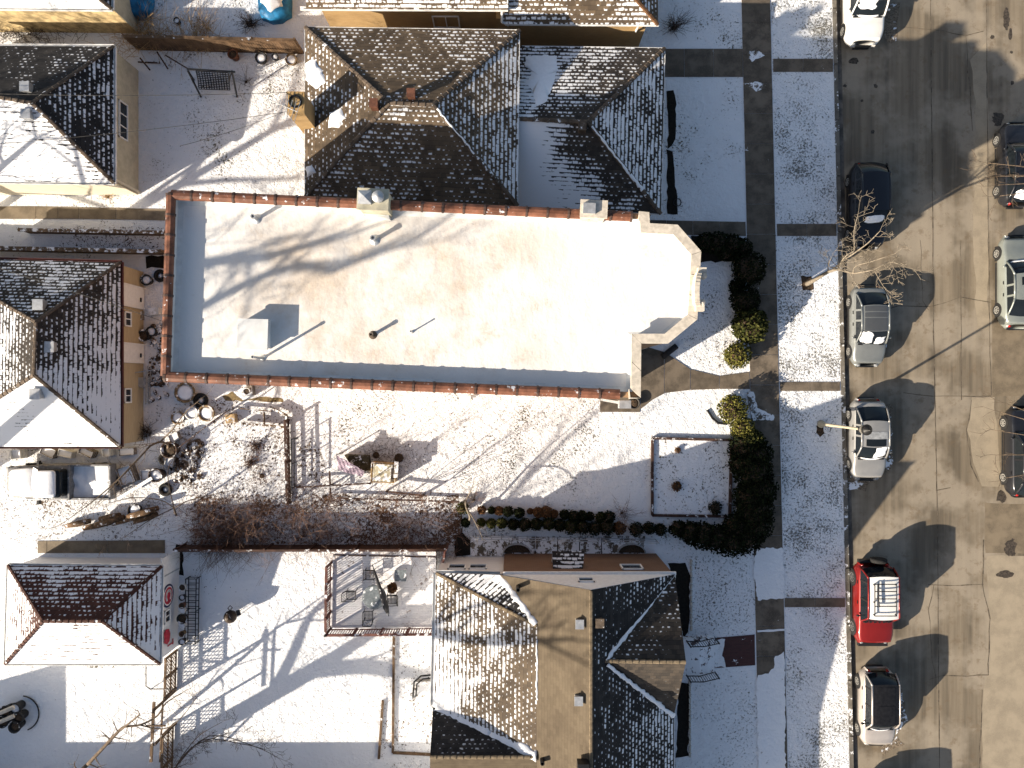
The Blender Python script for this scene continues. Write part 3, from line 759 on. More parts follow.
# ------------------------------------------------------------------ house at the top edge
b = thing('brick_house', 'yellow brick house at the top edge with snow-flecked roofs and white gutters', 'house', tuple(W(410, 0)))
He = 4.0
f = [([(306, 9, He), (508, 10, He), (508, -70, 6.4), (306, -72, 6.4)], [.5, .55, .2, .3]), ([(306, -72, 6.4), (508, -70, 6.4), (508, -150, He), (306, -150, He)], .4)]
r1 = roof('roof', f, M['sh_brown'], b)
rect_walls(b, [(310, 9, He), (505, 10, He), (505, -150, He), (310, -150, He)], .35, He - .05, M['yellow_brick'])
gutter(b, [((508, 10, He), (300, 9, He))], M['gutter'], .15)
h2 = 3.3
f = [([(502, 24, h2), (658, 25, h2), (602, -40, 5), (502, -40, 5)], [.45, .4, .3, .8]), ([(658, 25, h2), (658, -110, h2), (602, -40, 5)], .3)]
r2 = roof('front_roof', f, M['sh_brown'], b)
ridge_caps(r2, [((658, 25, h2), (602, -40, 5))], simple('orange_brown_ridge', (.17, .085, .04), .9))
rect_walls(b, [(490, 24, h2), (655, 25, h2), (655, -110, h2), (490, -110, h2)], .3, h2 - .05, M['yellow_brick'], 'front_wall')
gutter(b, [((659, 25, h2), (505, 24, h2))], M['gutter'], .15)
mb = MB(); a = W(503, 22, 3.3); mb.tube([W(502, 10, 3.9), W(502, 22, 3.4), W(508, 25, 3.0), W(508, 26, .1)], .06, 8); mb.tube([W(638, 27, 3.1), W(636, 31, 2.6), W(636, 33, .1)], .05, 8); obj('downspout', mb, M['gutter'], b)
cc = on_north(W(0, 9, He).y - .35, 450, 14); 
window(b, (W(450, 0).x, W(0, 9, He).y - .355 + .7, 2.2), (1, 0, 0), (0, -1, 0), 1.3, 1.1)

# ------------------------------------------------------------------ garages on the left
def garage(name, label, eaves, He, faces, wallmat, roofmat, ridges, gmat, inset=.12, capmat=None):
    P = [W(*p, He) for p in eaves]; c = sum(P, Vector()) / 4
    g = thing(name, label, 'garage', (c.x, c.y, 0))
    r = roof('roof', faces, roofmat, g)
    ridge_caps(r, ridges, capmat or M['ridge'], .10)
    walls_pts = rect_walls(g, [(*p, He) for p in eaves], inset, He - .04, wallmat)
    n = len(eaves)
    gutter(g, [((*eaves[(i + 1) % n], He), (*eaves[i], He)) for i in range(n)], gmat, .10, .035)
    return g, r, walls_pts

e = [(-75, 45), (114, 46), (114, 183), (-75, 181)]; h = 2.55; a = (32, 103, 4.4); a0 = (-8, 96, 4.4)
gul, r1, q = garage('garage', 'cream garage under black snow-streaked hip roof with one tall east window', e, h,
    [([(*e[0], h), (*e[1], h), a, a0], [.10, .16, .02, .0]), ([(*e[1], h), (*e[2], h), a], [.42, .40, .30]), ([(*e[2], h), (*e[3], h), a0, a], [.95, 1.1, 1.1, .95]), ([(*e[3], h), (*e[0], h), a0], [.5, .1, .3])],
    M['grey_cream'], M['sh_black'], [((*e[1], h), a), ((*e[2], h), a), (a0, a)], M['gutter'])
X = W(114, 0, h).x - .12
p1_, p2_ = on_east(X, 121, 103), on_east(X, 126, 139)
mid = (on_east(X, 123, 121)); window(gul, (X, mid.y, 1.55), (0, 1, 0), (1, 0, 0), 1.85, .75, 2)
snow_line(r1, [((110, 50, h), (40, 97, 4.2), .07)], 3)
mb = MB(); mb.box((X + .06, q[2][1] + .1, 1.2), (.1, .12, 2.4)); obj('corner_trim', mb, M['cream'], gul)
mb = MB(); mb.box((0, q[2][1] - .02, .0), (.01, .01, .01)); 
mb = MB(); mb.box(((q[2][0] + q[3][0]) / 2, q[2][1] - .025, h / 2), (q[2][0] - q[3][0] - .02, .05, h - .1)); obj('sunlit_south_siding', mb, M['cream'], gul)  # lighter overlay: sunlight on the south wall put into its colour
for x, y in ((27, 88), (28, 115)):
    c = W(x, y, 4.2); mb = MB(); mb.box((c.x, c.y, 4.2), (.4, .42, .3)); mb.box((c.x, c.y, 4.38), (.46, .48, .06)); obj('roof_vent', mb, M['galv'], gul)
snow_line(r1, [((112, 180, h), (36, 108, 4.3), .06)], 13)

e = [(-90, -110), (112, -110), (112, 9), (-90, 7)]; h = 2.7; a = (42, -48, 4.5); a0 = (-30, -48, 4.5)
gtl, r1, q = garage('garage', 'garage cut by the top left corner with snow-white roof and stained tan wall', e, h,
    [([(*e[2], h), (*e[3], h), a0, a], 1.4), ([(*e[1], h), (*e[2], h), a], .45), ([(*e[0], h), (*e[1], h), a, a0], .3), ([(*e[3], h), (*e[0], h), a0], .3)],
    M['ivy_wall'], M['sh_black'], [((*e[2], h), a)], M['gutter'])
mb = MB(); mb.box((W(112, 0, h).x - .12 + .0, (q[1][1] + q[2][1]) / 2, h / 2 - .05), (.06, abs(q[1][1] - q[2][1]) - .02, h - .2)); obj('east_siding', mb, M['grey_cream'], gtl)

e = [(-78, 257), (121, 262), (121, 447), (-78, 447)]; h = 2.4; a = (36, 322, 4.6); a1 = (34, 375, 4.6)
gml, r1, q = garage('garage', 'tan garage with two white doors under partly melted snowy hip roof', e, h,
    [([(*e[0], h), (*e[1], h), a], [.35, .55, .35]), ([(*e[1], h), (*e[2], h), a1, a], [.42, 1.25, .65, .22]), ([(*e[2], h), (*e[3], h), a1], 1.15), ([(*e[3], h), (*e[0], h), a, a1], [1.3, 1.3, .35, .3])],
    M['tan'], M['sh_grey'], [((*e[1], h), a), ((*e[2], h), a1), (a, a1), ((*e[0], h), a), ((*e[3], h), a1)], M['gutter_dark'], capmat=M['sh_red'] and M['ridge'])
X = W(121, 0, h).x - .12
for y0, y1 in ((287, 307), (344.5, 362)):
    A, B_ = on_east(X, 135, y0), on_east(X, 135, y1); w = abs(A.y - B_.y); c = (A.y + B_.y) / 2
    mb = MB(); mb.box((X + .03, c, 1.06), (.06, w, 2.0)); d = obj('door', mb, M['frame_white'], gml)
    mb = MB(); mb.box((X + .062, c, 2.12), (.1, w + .1, .08)); mb.box((X + .062, c - w / 2 - .03, 1.06), (.1, .06, 2.04)); mb.box((X + .062, c + w / 2 + .03, 1.06), (.1, .06, 2.04)); obj('door_frame', mb, M['white_paint'], d)
    mb = MB(); mb.box((X + .1, c - .1, .45), (.05, .22, .1)); obj('handle', mb, M['black_metal'], d)
for y0, y1 in ((312, 327), (388, 403)):
    A, B_ = on_east(X, 130, y0), on_east(X, 130, y1); window(gml, (X, (A.y + B_.y) / 2, 1.6), (0, 1, 0), (1, 0, 0), abs(A.y - B_.y) * .9, .55, 1)
for x, y in ((40, 305), (51, 347), (37, 394)):
    c = W(x, y, 4.2); mb = MB(); mb.box((c.x, c.y, 4.15), (.42, .45, .4)); mb.box((c.x, c.y, 4.36), (.5, .52, .06)); obj('roof_vent', mb, M['galv'], gml)

e = [(8, 565), (162, 566), (160, 664), (5, 664)]; h = 2.15; a = (102, 621, 3.9); a0 = (43, 621, 3.9)
gll, r1, q = garage('garage', 'white garage under red-brown snowy hip roof with round emblem on its wall', e, h,
    [([(*e[0], h), (*e[1], h), a, a0], [.65, .75, .02, .02]), ([(*e[1], h), (*e[2], h), a], [.85, .95, .5]), ([(*e[2], h), (*e[3], h), a0, a], [1.0, 1.05, .75, .8]), ([(*e[3], h), (*e[0], h), a0], [.95, .95, .3])],
    M['white_siding'], M['sh_red'], [((*e[i], h), p) for i, p in ((0, a0), (1, a), (2, a), (3, a0))] + [(a0, a)], M['gutter'], capmat=simple('red_brown_ridge', (.06, .025, .018), .9, snow=.05))
X = W(161, 0, h).x - .10
Yc = (CY - 598) * .0517
mb = MB()
def disc(mb, c, r, dx, n=22, sy=1.0, sz=1.0):
    mb.add([(c[0], c[1], c[2])] and [(c[0] + dx, c[1] + r * math.cos(2 * math.pi * k / n) * sy, c[2] + r * math.sin(2 * math.pi * k / n) * sz) for k in range(n)] + [(c[0], c[1] + r * math.cos(2 * math.pi * k / n) * sy, c[2] + r * math.sin(2 * math.pi * k / n) * sz) for k in range(n)],
           [tuple(range(n))] + [(k, n + k, n + (k + 1) % n, (k + 1) % n) for k in range(n)])
navy, red, offw = simple('navy_paint', (.012, .018, .07), .5), simple('red_paint', (.38, .02, .04), .5), simple('sign_white', (.75, .75, .73), .5)
c = (X + .005, Yc, 1.25)
disc(mb, c, .60, .03); em = obj('emblem', mb, navy, gll)
mb = MB(); disc(mb, c, .50, .036); obj('emblem_ring', mb, offw, em)
mb = MB(); disc(mb, c, .44, .042); obj('emblem_field', mb, red, em)
mb = MB()
for k in range(18):
    t = math.radians(50 + k * 260 / 17); mb.box((X + .05, Yc - .26 * math.cos(t + math.pi / 2 - math.pi / 2) * -1, 1.25 + .26 * math.sin(t)), (.02, .10, .10))
mb2 = MB()
for k in range(19):
    t = math.radians(45 + k * 15); mb2.box((X + .052, Yc - .26 * math.cos(t), 1.25 + .26 * math.sin(t)), (.02, .11, .11))
obj('emblem_letter', mb2, offw, em)
window(gll, (X, (CY - 619) * .0515, 1.35), (0, 1, 0), (1, 0, 0), .62, .5, 1)
mb = MB(); Yr = (CY - 640) * .0515
mb.add([(X + .03, Yr + dy, 1.35 + dz) for dy, dz in ((-.4, .0), (-.3, -.25), (.05, -.34), (.36, -.2), (.42, .15), (.3, .38), (.0, .3), (-.2, .36))], [tuple(range(8))]); mb.box((X + .03, Yr - .5, 1.0), (.04, .06, .6)); mb.box((X + .03, Yr - .45, .75), (.04, .3, .06))
obj('red_sign', mb, red, gll)
mb = MB(); mb.box((X + .03, (CY - 567) * .052, 1.0), (.05, 1.1, 1.95)); d = obj('door', mb, M['white_paint'], gll)
mb = MB(); mb.box((X + .06, (CY - 575) * .052, 1.0), (.04, .06, 1.8)); obj('door_frame', mb, M['galv'], d)

# ------------------------------------------------------------------ house at the bottom (gables and valleys)
b = thing('gabled_house', 'tan-shingled house with white gable, brick side wall and snow-filled roof valleys', 'house', tuple(W(560, 680)))
G, E4, R6, BK, CR, WE = 4.3, 4.2, 6.8, 5.4, 6.4, 3.5
f = [([(537, 860, BK), (537, 626, BK), (500, 575, G), (591, 590, R6), (591, 860, R6)], [.0, .0, .0, .0, .0])]
rt = roof('west_roof_slope', f, M['sh_tan'], b)
f = [([(674, 860, E4), (674, 715, E4), (605, 661, CR), (673, 576, E4), (676, 574, E4), (591, 590, R6), (591, 860, R6)], [.40, .48, .16, .28, .34, .08, .0])]
re_ = roof('east_roof_slope', f, M['sh_black'], b)  # shade of the east slope put into black shingles; sunlit slopes are tan
f = [([(605, 661, CR), (686, 662, CR), (675, 576, E4)], [.10, .02, .30])]
rg = roof('porch_roof', f + [([(605, 661, CR), (686, 662, CR), (674, 715, E4)], [.0, .0, .04])], M['sh_grey'], b)
f = [([(436, 573, WE), (433, 707, WE), (537, 757, BK), (537, 626, BK)], [.62, .95, .22, .34])]
rw = roof('rear_roof_slope', f, shingle('rear_grey_shingle', (.08, .062, .045), (.14, .105, .07), patchamt=.75), b)
f = [([(436, 573, WE), (500, 575, G), (537, 626, BK)], [.75, .8, .4])]
roof('rear_roof_slope', f, M['sh_black'], b)  # north slope: its shade is carried by black shingles
f = [([(433, 707, WE), (537, 757, BK), (430, 757, BK)], [.09, .02, .05]), ]
roof('rear_roof_slope', f, M['sh_black'], b)  # north-facing slope darkened for shade with black shingles
f = [([(430, 757, BK), (537, 757, BK), (545, 860, 3.0), (430, 860, 3.0)], .0)]
roof('rear_roof_slope', f, M['sh_tan'], b)
ridge_caps(rt, [((591, 591, R6), (591, 860, R6)), ((436, 573, WE), (537, 626, BK)), ((430, 757, BK), (537, 757, BK)), ((605, 661, CR), (686, 662, CR))], simple('tan_ridge', (.15, .115, .075), .9, var=.3), .09)
snow_line(rw, [((436, 709, WE), (490, 735, 4.5), .26), ((490, 735, 4.5), (536, 756, BK), .28), ((501, 577, G), (536, 624, BK), .15)], 21)
snow_line(rg, [((606, 660, CR), (672, 578, E4), .09), ((607, 664, CR), (674, 716, E4), .10)], 22)
snow_line(rt, [((537, 640, BK), (537, 700, BK), .035)], 25)
NY = W(0, 574, G).y - .03
x0, x1 = W(503, 0, G).x, W(676, 0, E4).x
walls(b, [(x0 + .02, NY - .02), (x1 - .1, NY - .02), (x1 - .15, -26), (x0 + .02, -26)], 0, E4 - .02, M['red_brick'])
mb = MB(); A, B_, C_ = Vector((x0, NY, G - .05)), Vector((x1, NY, E4 - .05)), W(591, 590, R6); C_.y = NY; C_.z -= .05
mb.add([A, B_, C_, A - Vector((0, .2, 0)), B_ - Vector((0, .2, 0)), C_ - Vector((0, .2, 0))], [(0, 2, 1), (3, 4, 5), (0, 1, 4, 3), (1, 2, 5, 4), (2, 0, 3, 5)]); obj('gable', mb, M['white_paint'], b)
mb = MB(); mb.box(((x0 + x1) / 2, NY + .04, E4 - .02), (x1 - x0, .14, .12)); obj('fascia', mb, M['white_paint'], b)
WX0 = W(434, 0, WE).x + .1; WY = W(0, 573, WE).y - .05
walls(b, [(WX0, WY), (x0, WY), (x0, -26), (WX0, -26)], 0, WE - .04, M['white_siding'], 'rear_wall')
# porch gable end and front wall
mb = MB(); A, B_, C_ = W(675, 576, E4), W(674, 715, E4), W(686, 662, CR); X = x1 - .12
mb.add([(X, A.y, E4 - .1), (X, B_.y, E4 - .1), (X, C_.y, CR - .1)], [(0, 1, 2)]); obj('porch_gable', mb, M['tan'], b)
gutter(b, [((674, 720, E4), (674, 860, E4))], M['gutter'], .14)
gutter(b, [((500, 574, WE + .3), (436, 572.5, WE))], M['gutter'], .14); gutter(b, [((435.5, 573, WE), (432.5, 707, WE))], M['gutter'], .12)
for px in (457, 478): window(b, (W(px, 0, 2.2).x, WY, 2.25), (1, 0, 0), (0, 1, 0), .85, .75, 0)
c = on_north(NY, 586, 580.5); window(b, (c.x, NY, c.z), (1, 0, 0), (0, 1, 0), .7, .55, 0)
window(b, (W(632, 0, 3.1).x, NY, 3.0), (1, 0, 0), (0, 1, 0), 1.0, .8, 0)
cn = roof('door_canopy', [([(552, 551, 2.6), (584, 551, 2.6), (583, 573, 3.3), (553, 573, 3.3)], .42)], M['sh_black'], b)
mb = MB(); A, B_ = W(553, 552, 2.55), W(583, 552, 2.55)
for p in (A, B_): mb.bar((p.x, p.y, 2.5), (p.x, NY, 1.9), .07)
mb.bar(A, B_, .08); obj('canopy_bracket', mb, M['white_paint'], cn)
mb = MB(); mb.box(((A.x + B_.x) / 2, NY + .02, 1.05), (.95, .06, 2.1)); obj('door', mb, M['white_paint'], b)
for x, y, h in ((579, 622, 6.4), (578, 698, 6.4), (599, 621, 6.5)):
    c = W(x, y, h); mb = MB(); mb.box((c.x, c.y, h + .05), (.3, .34, .5)); mb.box((c.x, c.y, h + .32), (.38, .42, .05)); obj('roof_vent', mb, M['galv'] if x < 590 else M['ridge'], b)
for x, y, h in ((518, 587, 4.9), (542, 758, 5.4)):
    c = W(x, y, h); mb = MB(); mb.lathe([(.1, -.2), (.1, .5), (.07, .5), (.06, .2)], c, 10); obj('vent_pipe', mb, M['black_metal'], b)
c = W(583, 766, 6.9); mb = MB(); mb.box((c.x, c.y, 6.9), (.5, .4, .5)); obj('roof_vent', mb, M['black_metal'], b)
for x in (517, 631):
    c = W(x, 556, 0); mb = MB(); n = 10
    for k in range(n):
        a0, a1 = math.pi * k / n, math.pi * (k + 1) / n
        mb.bar((c.x + .75 * math.cos(a0), NY + .03 + .5 * math.sin(a0), .12), (c.x + .75 * math.cos(a1), NY + .03 + .5 * math.sin(a1), .12), .05, .3)
    ww = obj('window_well', mb, M['galv'], b)
    mb = MB(); mb.add([(c.x + .72 * math.cos(math.pi * k / n), NY + .03 + .47 * math.sin(math.pi * k / n), .07) for k in range(n + 1)], [tuple(range(n + 1))]); obj('well_floor', mb, M['soil'], ww)
# front steps with iron handrails
st = thing('front_steps', 'snow-dusted brick front steps between two black iron handrails', 'steps', tuple(W(700, 655)))
for i, (xa, xb) in enumerate(((672, 697), (697, 706), (706, 713.5))):
    mb = MB(); z = .55 - .17 * i; mb.prism([tuple(W(x, y)[:2]) for x, y in ((xa, 636 - (xa > 690) * 1), (xb, 636), (xb, 671), (xa, 671))], 0, z); obj('step' if i else 'landing', mb, M['step_stone'], st)
for yl, yr in (((637, 633)), ((671, 674))):
    mb = MB(); A, B_, C_ = W(684, yl, 0), W(697, yl, 0), W(714, yl, 0)
    tp = [A + Vector((0, 0, 1.4)), B_ + Vector((0, 0, 1.4)), C_ + Vector((0, 0, .95))]; bt = [A + Vector((0, 0, .65)), B_ + Vector((0, 0, .65)), C_ + Vector((0, 0, .15))]
    for P in (tp, bt): mb.tube(P, .028, 6)
    for s0, s1, n in ((0, 1, 5), (1, 2, 7)):
        for k in range(n + 1): mb.bar(tp[s0].lerp(tp[s1], k / n), bt[s0].lerp(bt[s1], k / n), .022)
    mb.bar(A + Vector((0, 0, 0)), A + Vector((0, 0, 1.5)), .06); mb.bar(C_, C_ + Vector((0, 0, 1.0)), .06)
    obj('handrail', mb, M['black_metal'], st)

# houses standing just outside the frame whose shadows reach into it
b = thing('row_house', 'long low house south of the snowy back yard, beyond the bottom edge', 'house', (-8, -26.5, 0))
mb = MB()
xs = (-37.0, -3.0); y0, y1, he, hr = -30.5, -22.6, 2.6, 4.1
P = lambda x, y, z: (x, y, z)
me = MB(); me.add([(xs[0], y1, he), (xs[1], y1, he), (xs[1], -26.3, hr), (xs[0], -26.3, hr), (xs[1], y0, he), (xs[0], y0, he)], [(0, 1, 2, 3), (3, 2, 4, 5), (1, 4, 2), (0, 3, 5)], uv=[[(0, 0)] * 4, [(0, 0)] * 4, [(0, 0)] * 3, [(0, 0)] * 3], sn=[[1.2] * 4, [1.2] * 4, [1.2] * 3, [1.2] * 3])
obj('roof', me, M['sh_black'], b); walls(b, [(xs[0] + .2, y0 + .2), (xs[1] - .2, y0 + .2), (xs[1] - .2, y1 - .2), (xs[0] + .2, y1 - .2)], 0, he - .03, M['yellow_brick'])

b = thing('garage', 'low gabled garage beyond the left edge beside the black tubs', 'garage', (-32.5, -23.5, 0))
x0, x1, y0, y1, he, hr, xm = -36.0, -29.4, -29.5, -20.0, 2.5, 4.0, -32.6
me = MB(); me.add([(x1, y0, he), (x1, y1, he), (xm, y1, hr), (xm, y0, hr), (x0, y1, he), (x0, y0, he)], [(0, 1, 2, 3), (3, 2, 4, 5), (1, 4, 2), (0, 3, 5)], uv=[[(0, 0)] * 4, [(0, 0)] * 4, [(0, 0)] * 3, [(0, 0)] * 3], sn=[[1.2] * 4, [1.2] * 4, [1.2] * 3, [1.2] * 3])
obj('roof', me, M['sh_black'], b); walls(b, [(x0 + .2, y0 + .1), (x1 - .2, y0 + .1), (x1 - .2, y1 - .1), (x0 + .2, y1 - .1)], 0, he - .03, M['white_siding'])
# ------------------------------------------------------------------ cars
TYRE = simple('tyre_rubber', (.015, .015, .015), .85, var=.2)
RIM = simple('alloy_rim', (.50, .49, .46), .35, .6, var=.1)
CGLASS = simple('car_glass', (.010, .013, .016), .06, var=.1)
TRIM = simple('black_trim', (.015, .015, .016), .5, var=.2)
RED_L = simple('tail_lamp_red', (.28, .012, .01), .2, var=.1)
LENS = simple('headlamp_lens', (.22, .23, .24), .12, var=.1)
def paint(name, col, metal=.35, rough=.34): return simple(name, col, rough, metal, var=.06, scale=1.5, coat=.6)

def interp(tab, x):
    for (a, va), (b, vb) in zip(tab[:-1], tab[1:]):
        if x <= b:
            t = max(0, min(1, (x - a) / (b - a))); t = t * t * (3 - 2 * t); return va + (vb - va) * t
    return tab[-1][1]

def car(name, label, px_c, L_, Wd, Ht, mat, deck, gh, heading=math.pi, roofmat=None, round_=.34, clear=.2, wheelbase=.58, wr=.32,
        sunroof=None, snow=None, rails=False, seed=1, cat='car', belt_off=.02, tumble=.80, rimmat=None):
    """local frame: +Y forward. deck: [(u, z)] upper body line, u from -1 rear to 1 front. gh = (yA, yB, yC, yD) as fractions of L/2."""
    r = random.Random(seed)
    root = thing(name, label, cat, (px_c[0], px_c[1], -.13), world=False); root.rotation_euler = (0, 0, heading)
    hl, hw = L_ / 2, Wd / 2
    wid = lambda u: hw * (1 - round_ * max(0, (abs(u) - .62) / .38) ** 2.3)
    # body
    mb = MB(); N = 40; vs = []; K = None
    for i in range(N + 1):
        u = -1 + 2 * i / N; w = wid(u); zt = interp(deck, u); zb = clear + .12 * max(0, abs(u) - .85) / .15
        e = 1 - .035 * max(0, (abs(u) - .9) / .1)
        half = [(0, zb), (.86, zb), (.965, zb + .10), (1.0, zb + (zt - zb) * .38), (.995, zb + (zt - zb) * .62), (.965, zt - .10), (.90, zt - .025), (.80, zt + .004), (.45, zt + .03), (0, zt + .04)]
        ring = [(w * a, z) for a, z in half] + [(-w * a, z) for a, z in half[-2:0:-1]]
        K = len(ring)
        bul = lambda z: (1 - ((z - zb) / max(.1, zt - zb) - .45) ** 2 * .25)
        for x, z in ring: vs.append((x, u * hl * (bul(z) if abs(u) > .93 else 1) - (.10 * u * (abs(x) / hw) ** 2 * max(0, (abs(u) - .8) / .2)), z))
    fs = [(i * K + k, i * K + (k + 1) % K, (i + 1) * K + (k + 1) % K, (i + 1) * K + k) for i in range(N) for k in range(K)]
    fs += [tuple(range(K - 1, -1, -1))[::-1], tuple(N * K + k for k in range(K))[::-1]]
    mb.add(vs, fs)
    body = obj('body', mb, mat, root, True)
    yA, yB, yC, yD = (v * hl for v in gh)
    zA, zD = interp(deck, gh[0]) + .01, interp(deck, gh[3]) + .01
    zr = Ht; wb = hw * .90; wt = hw * tumble; zm = interp(deck, (gh[1] + gh[2]) / 2) - .01
    def quadgrid(fn, nu, nv, mbx):
        vs = [fn(i / nu, j / nv) for j in range(nv + 1) for i in range(nu + 1)]
        mbx.add(vs, [(j * (nu + 1) + i, j * (nu + 1) + i + 1, (j + 1) * (nu + 1) + i + 1, (j + 1) * (nu + 1) + i) for j in range(nv) for i in range(nu)])
    lerp = lambda a, b, t: a + (b - a) * t
    for nm, y0, z0, y1, sg in (('windshield', yA, zA, yB, 1), ('rear_window', yD, zD, yC, -1)):
        mb = MB()
        def fn(s, t, y0=y0, z0=z0, y1=y1, sg=sg):
            c = 2 * s - 1; w = lerp(wb * .97, wt * .96, t); bow = (1 - c * c) * .14 * (1 - .5 * t)
            return (c * w, lerp(y0, y1, t) + sg * (bow - .05), lerp(z0, zr - .015, t) + .06 * math.sin(math.pi * t) * (1 - c * c * .4))
        quadgrid(fn, 8, 4, mb); g = obj(nm, mb, CGLASS, root, True)
        if snow and nm in snow:
            for (s0, s1, t0, t1) in snow[nm]:
                mb = MB(); pts = []; c0 = Vector(fn((s0 + s1) / 2, (t0 + t1) / 2))
                for k in range(18):
                    a = 2 * math.pi * k / 18; cs, sn_ = math.cos(a), math.sin(a); q = 1 / max(abs(cs), abs(sn_)) * .9 * r.uniform(.78, 1.05)
                    s_, t_ = (s0 + s1) / 2 + (s1 - s0) / 2 * cs * q, (t0 + t1) / 2 + (t1 - t0) / 2 * sn_ * q
                    pts.append(Vector(fn(min(1, max(0, s_)), min(1, max(0, t_)))) + Vector((0, sg * .012, .012)))
                inn = [p.lerp(c0, .3) + Vector((0, sg * .02, .045)) for p in pts]; c0 += Vector((0, sg * .03, .055))
                mb.add(pts + inn + [c0], [(k, (k + 1) % 18, 18 + (k + 1) % 18, 18 + k) for k in range(18)] + [(18 + k, 18 + (k + 1) % 18, 36) for k in range(18)])
                obj('snow_patch', mb, M['snow_pile'], g, True)
    for s in (-1, 1):
        mb = MB(); poly = [(yA - .03, zA), (yB, zr - .03), (yC, zr - .03), (yD + .03, zD), ((yA + yD) / 2, zm)]
        vs = []
        for y, z in poly:
            t = max(0, min(1, (z - zA) / (zr - zA))); vs.append((s * (lerp(wb, wt, t) + .012), y, z))
        mb.add(vs, [(0, 1, 2, 3, 4)] if s < 0 else [(4, 3, 2, 1, 0)]); sw = obj('side_window', mb, CGLASS, root)
        for k, y in enumerate((lerp(yB, yC, .40), lerp(yB, yC, .86))):
            mb = MB(); mb.bar((s * (wb + .014), y - .03, zm), (s * (wt + .012), y, zr - .02), .10, .03, up=(1, 0, 0))
            obj('door_pillar', mb, TRIM if roofmat else mat, sw)
    # pillars and roof
    for s in (-1, 1):
        mb = MB()
        for (y0, z0, y1) in ((yA, zA, yB), (yD, zD, yC)):
            P = [(s * lerp(wb * .99, wt * .985, t), lerp(y0, y1, t), lerp(z0, zr - .02, t) + .05 * math.sin(math.pi * t)) for t in (0, .25, .5, .75, 1)]
            mb.tube(P, [.055, .045, .045, .045, .06], 6)
        mb.tube([(s * (wt + .005), lerp(yB, yC, t), zr - .02 + .02 * math.sin(math.pi * t)) for t in (0, .3, .6, 1)], .05, 6)
        obj('pillar_frame', mb, mat, root, True)
    mb = MB()
    def fr(s, t): 
        c = 2 * s - 1; yy = lerp(yC - .04, yB + .04, t)
        return (c * (wt + .02), yy + (.06 if t > .5 else -.06) * (1 - c * c) * abs(2 * t - 1), zr + .045 * (1 - c * c) + .02 * math.sin(math.pi * t) - (.02 if abs(c) > .95 else 0))
    quadgrid(fr, 10, 10, mb)
    rf = obj('roof', mb, roofmat or mat, root, True)
    if sunroof:
        for k, (t0, t1, ww, mt) in enumerate(sunroof):
            mb = MB()
            def fs_(s, t, t0=t0, t1=t1, ww=ww):
                p = Vector(fr(.5 + (s - .5) * ww, lerp(t0, t1, t))); return tuple(p + Vector((0, 0, .012)))
            quadgrid(fs_, 8, 4, mb); obj('sunroof', mb, mt, rf, True)
    if rails:
        for s in (-1, 1):
            mb = MB(); mb.tube([(s * (wt - .02), lerp(yC, yB, t), zr + (.02 if t in (0, 1) else .10)) for t in (0, .08, .5, .92, 1)], .022, 6); obj('roof_rail', mb, RIM, rf)
    # wheels
    for s in (-1, 1):
        for u in (-wheelbase, wheelbase + .03):
            y = u * hl; w = wid(u)
            mb = MB()
            a0 = [(0, y + (wr + .075) * math.cos(math.pi * k / 12 - .15 * 0), wr + (wr + .075) * math.sin(math.pi * k / 12)) for k in range(13)]
            vs = [(s * (w + .004), q[1], q[2]) for q in a0] + [(s * (w - .3), q[1], q[2]) for q in a0] + [(s * (w + .004), y + wr + .075, clear - .02), (s * (w + .004), y - wr - .075, clear - .02)]
            mb.add(vs, [tuple(range(13)) + (14 + 12, 13 + 12)][:0] + [tuple(list(range(13)) + [27, 26])]); obj('wheel_arch', mb, TRIM, body)
            mb = MB(); prof = [(wr * .62, -.11), (wr * .95, -.11), (wr, -.07), (wr, .07), (wr * .95, .105), (wr * .64, .11), (wr * .6, .07)]
            vs = []; n = 22
            for rr, xx in prof: vs += [(s * (w - .10 + xx), y + rr * math.cos(2 * math.pi * k / n), wr + rr * math.sin(2 * math.pi * k / n)) for k in range(n)]
            mb.add(vs, [(i * n + k, i * n + (k + 1) % n, (i + 1) * n + (k + 1) % n, (i + 1) * n + k) for i in range(len(prof) - 1) for k in range(n)])
            wh = obj('wheel', mb, TYRE, root, True)
            mb = MB(); x = s * (w - .02)
            for k in range(7):
                a = 2 * math.pi * k / 7; mb.bar((x, y, wr), (x, y + wr * .62 * math.cos(a), wr + wr * .62 * math.sin(a)), .075, .03)
            mb.tube([(x - .02, y, wr), (x + .02, y, wr)], wr * .16, 10)
            for k in range(16):
                a, b_ = 2 * math.pi * k / 16, 2 * math.pi * (k + 1) / 16; mb.bar((x, y + wr * .62 * math.cos(a), wr + wr * .62 * math.sin(a)), (x, y + wr * .62 * math.cos(b_), wr + wr * .62 * math.sin(b_)), .05, .05)
            obj('rim', mb, rimmat or RIM, wh)
    # lamps, grille, bumpers, mirrors, handles
    for s in (-1, 1):
        for nm, u, zf, mt, sz in (('headlight', .965, .72, LENS, (.36, .20, .15)), ('taillight', -.955, .74, RED_L, (.26, .16, .24))):
            z = .2 + (interp(deck, u) - .2) * zf; w = wid(u); mb = MB(); mb.ball((0, 0, 0), .5, 10, 1.0)
            mb.v = [(s * (w - .17) + x * sz[0], u * hl - (.07 if u > 0 else -.06) - abs(x) * .2 * (1 if u > 0 else -1) + y * sz[1] * 1.2, z + zz * sz[2] * 1.1) for x, y, zz in mb.v]
            obj(nm, mb, mt, root, True)
        mb = MB(); mb.ball((0, 0, 0), .5, 10); y = yA - .28
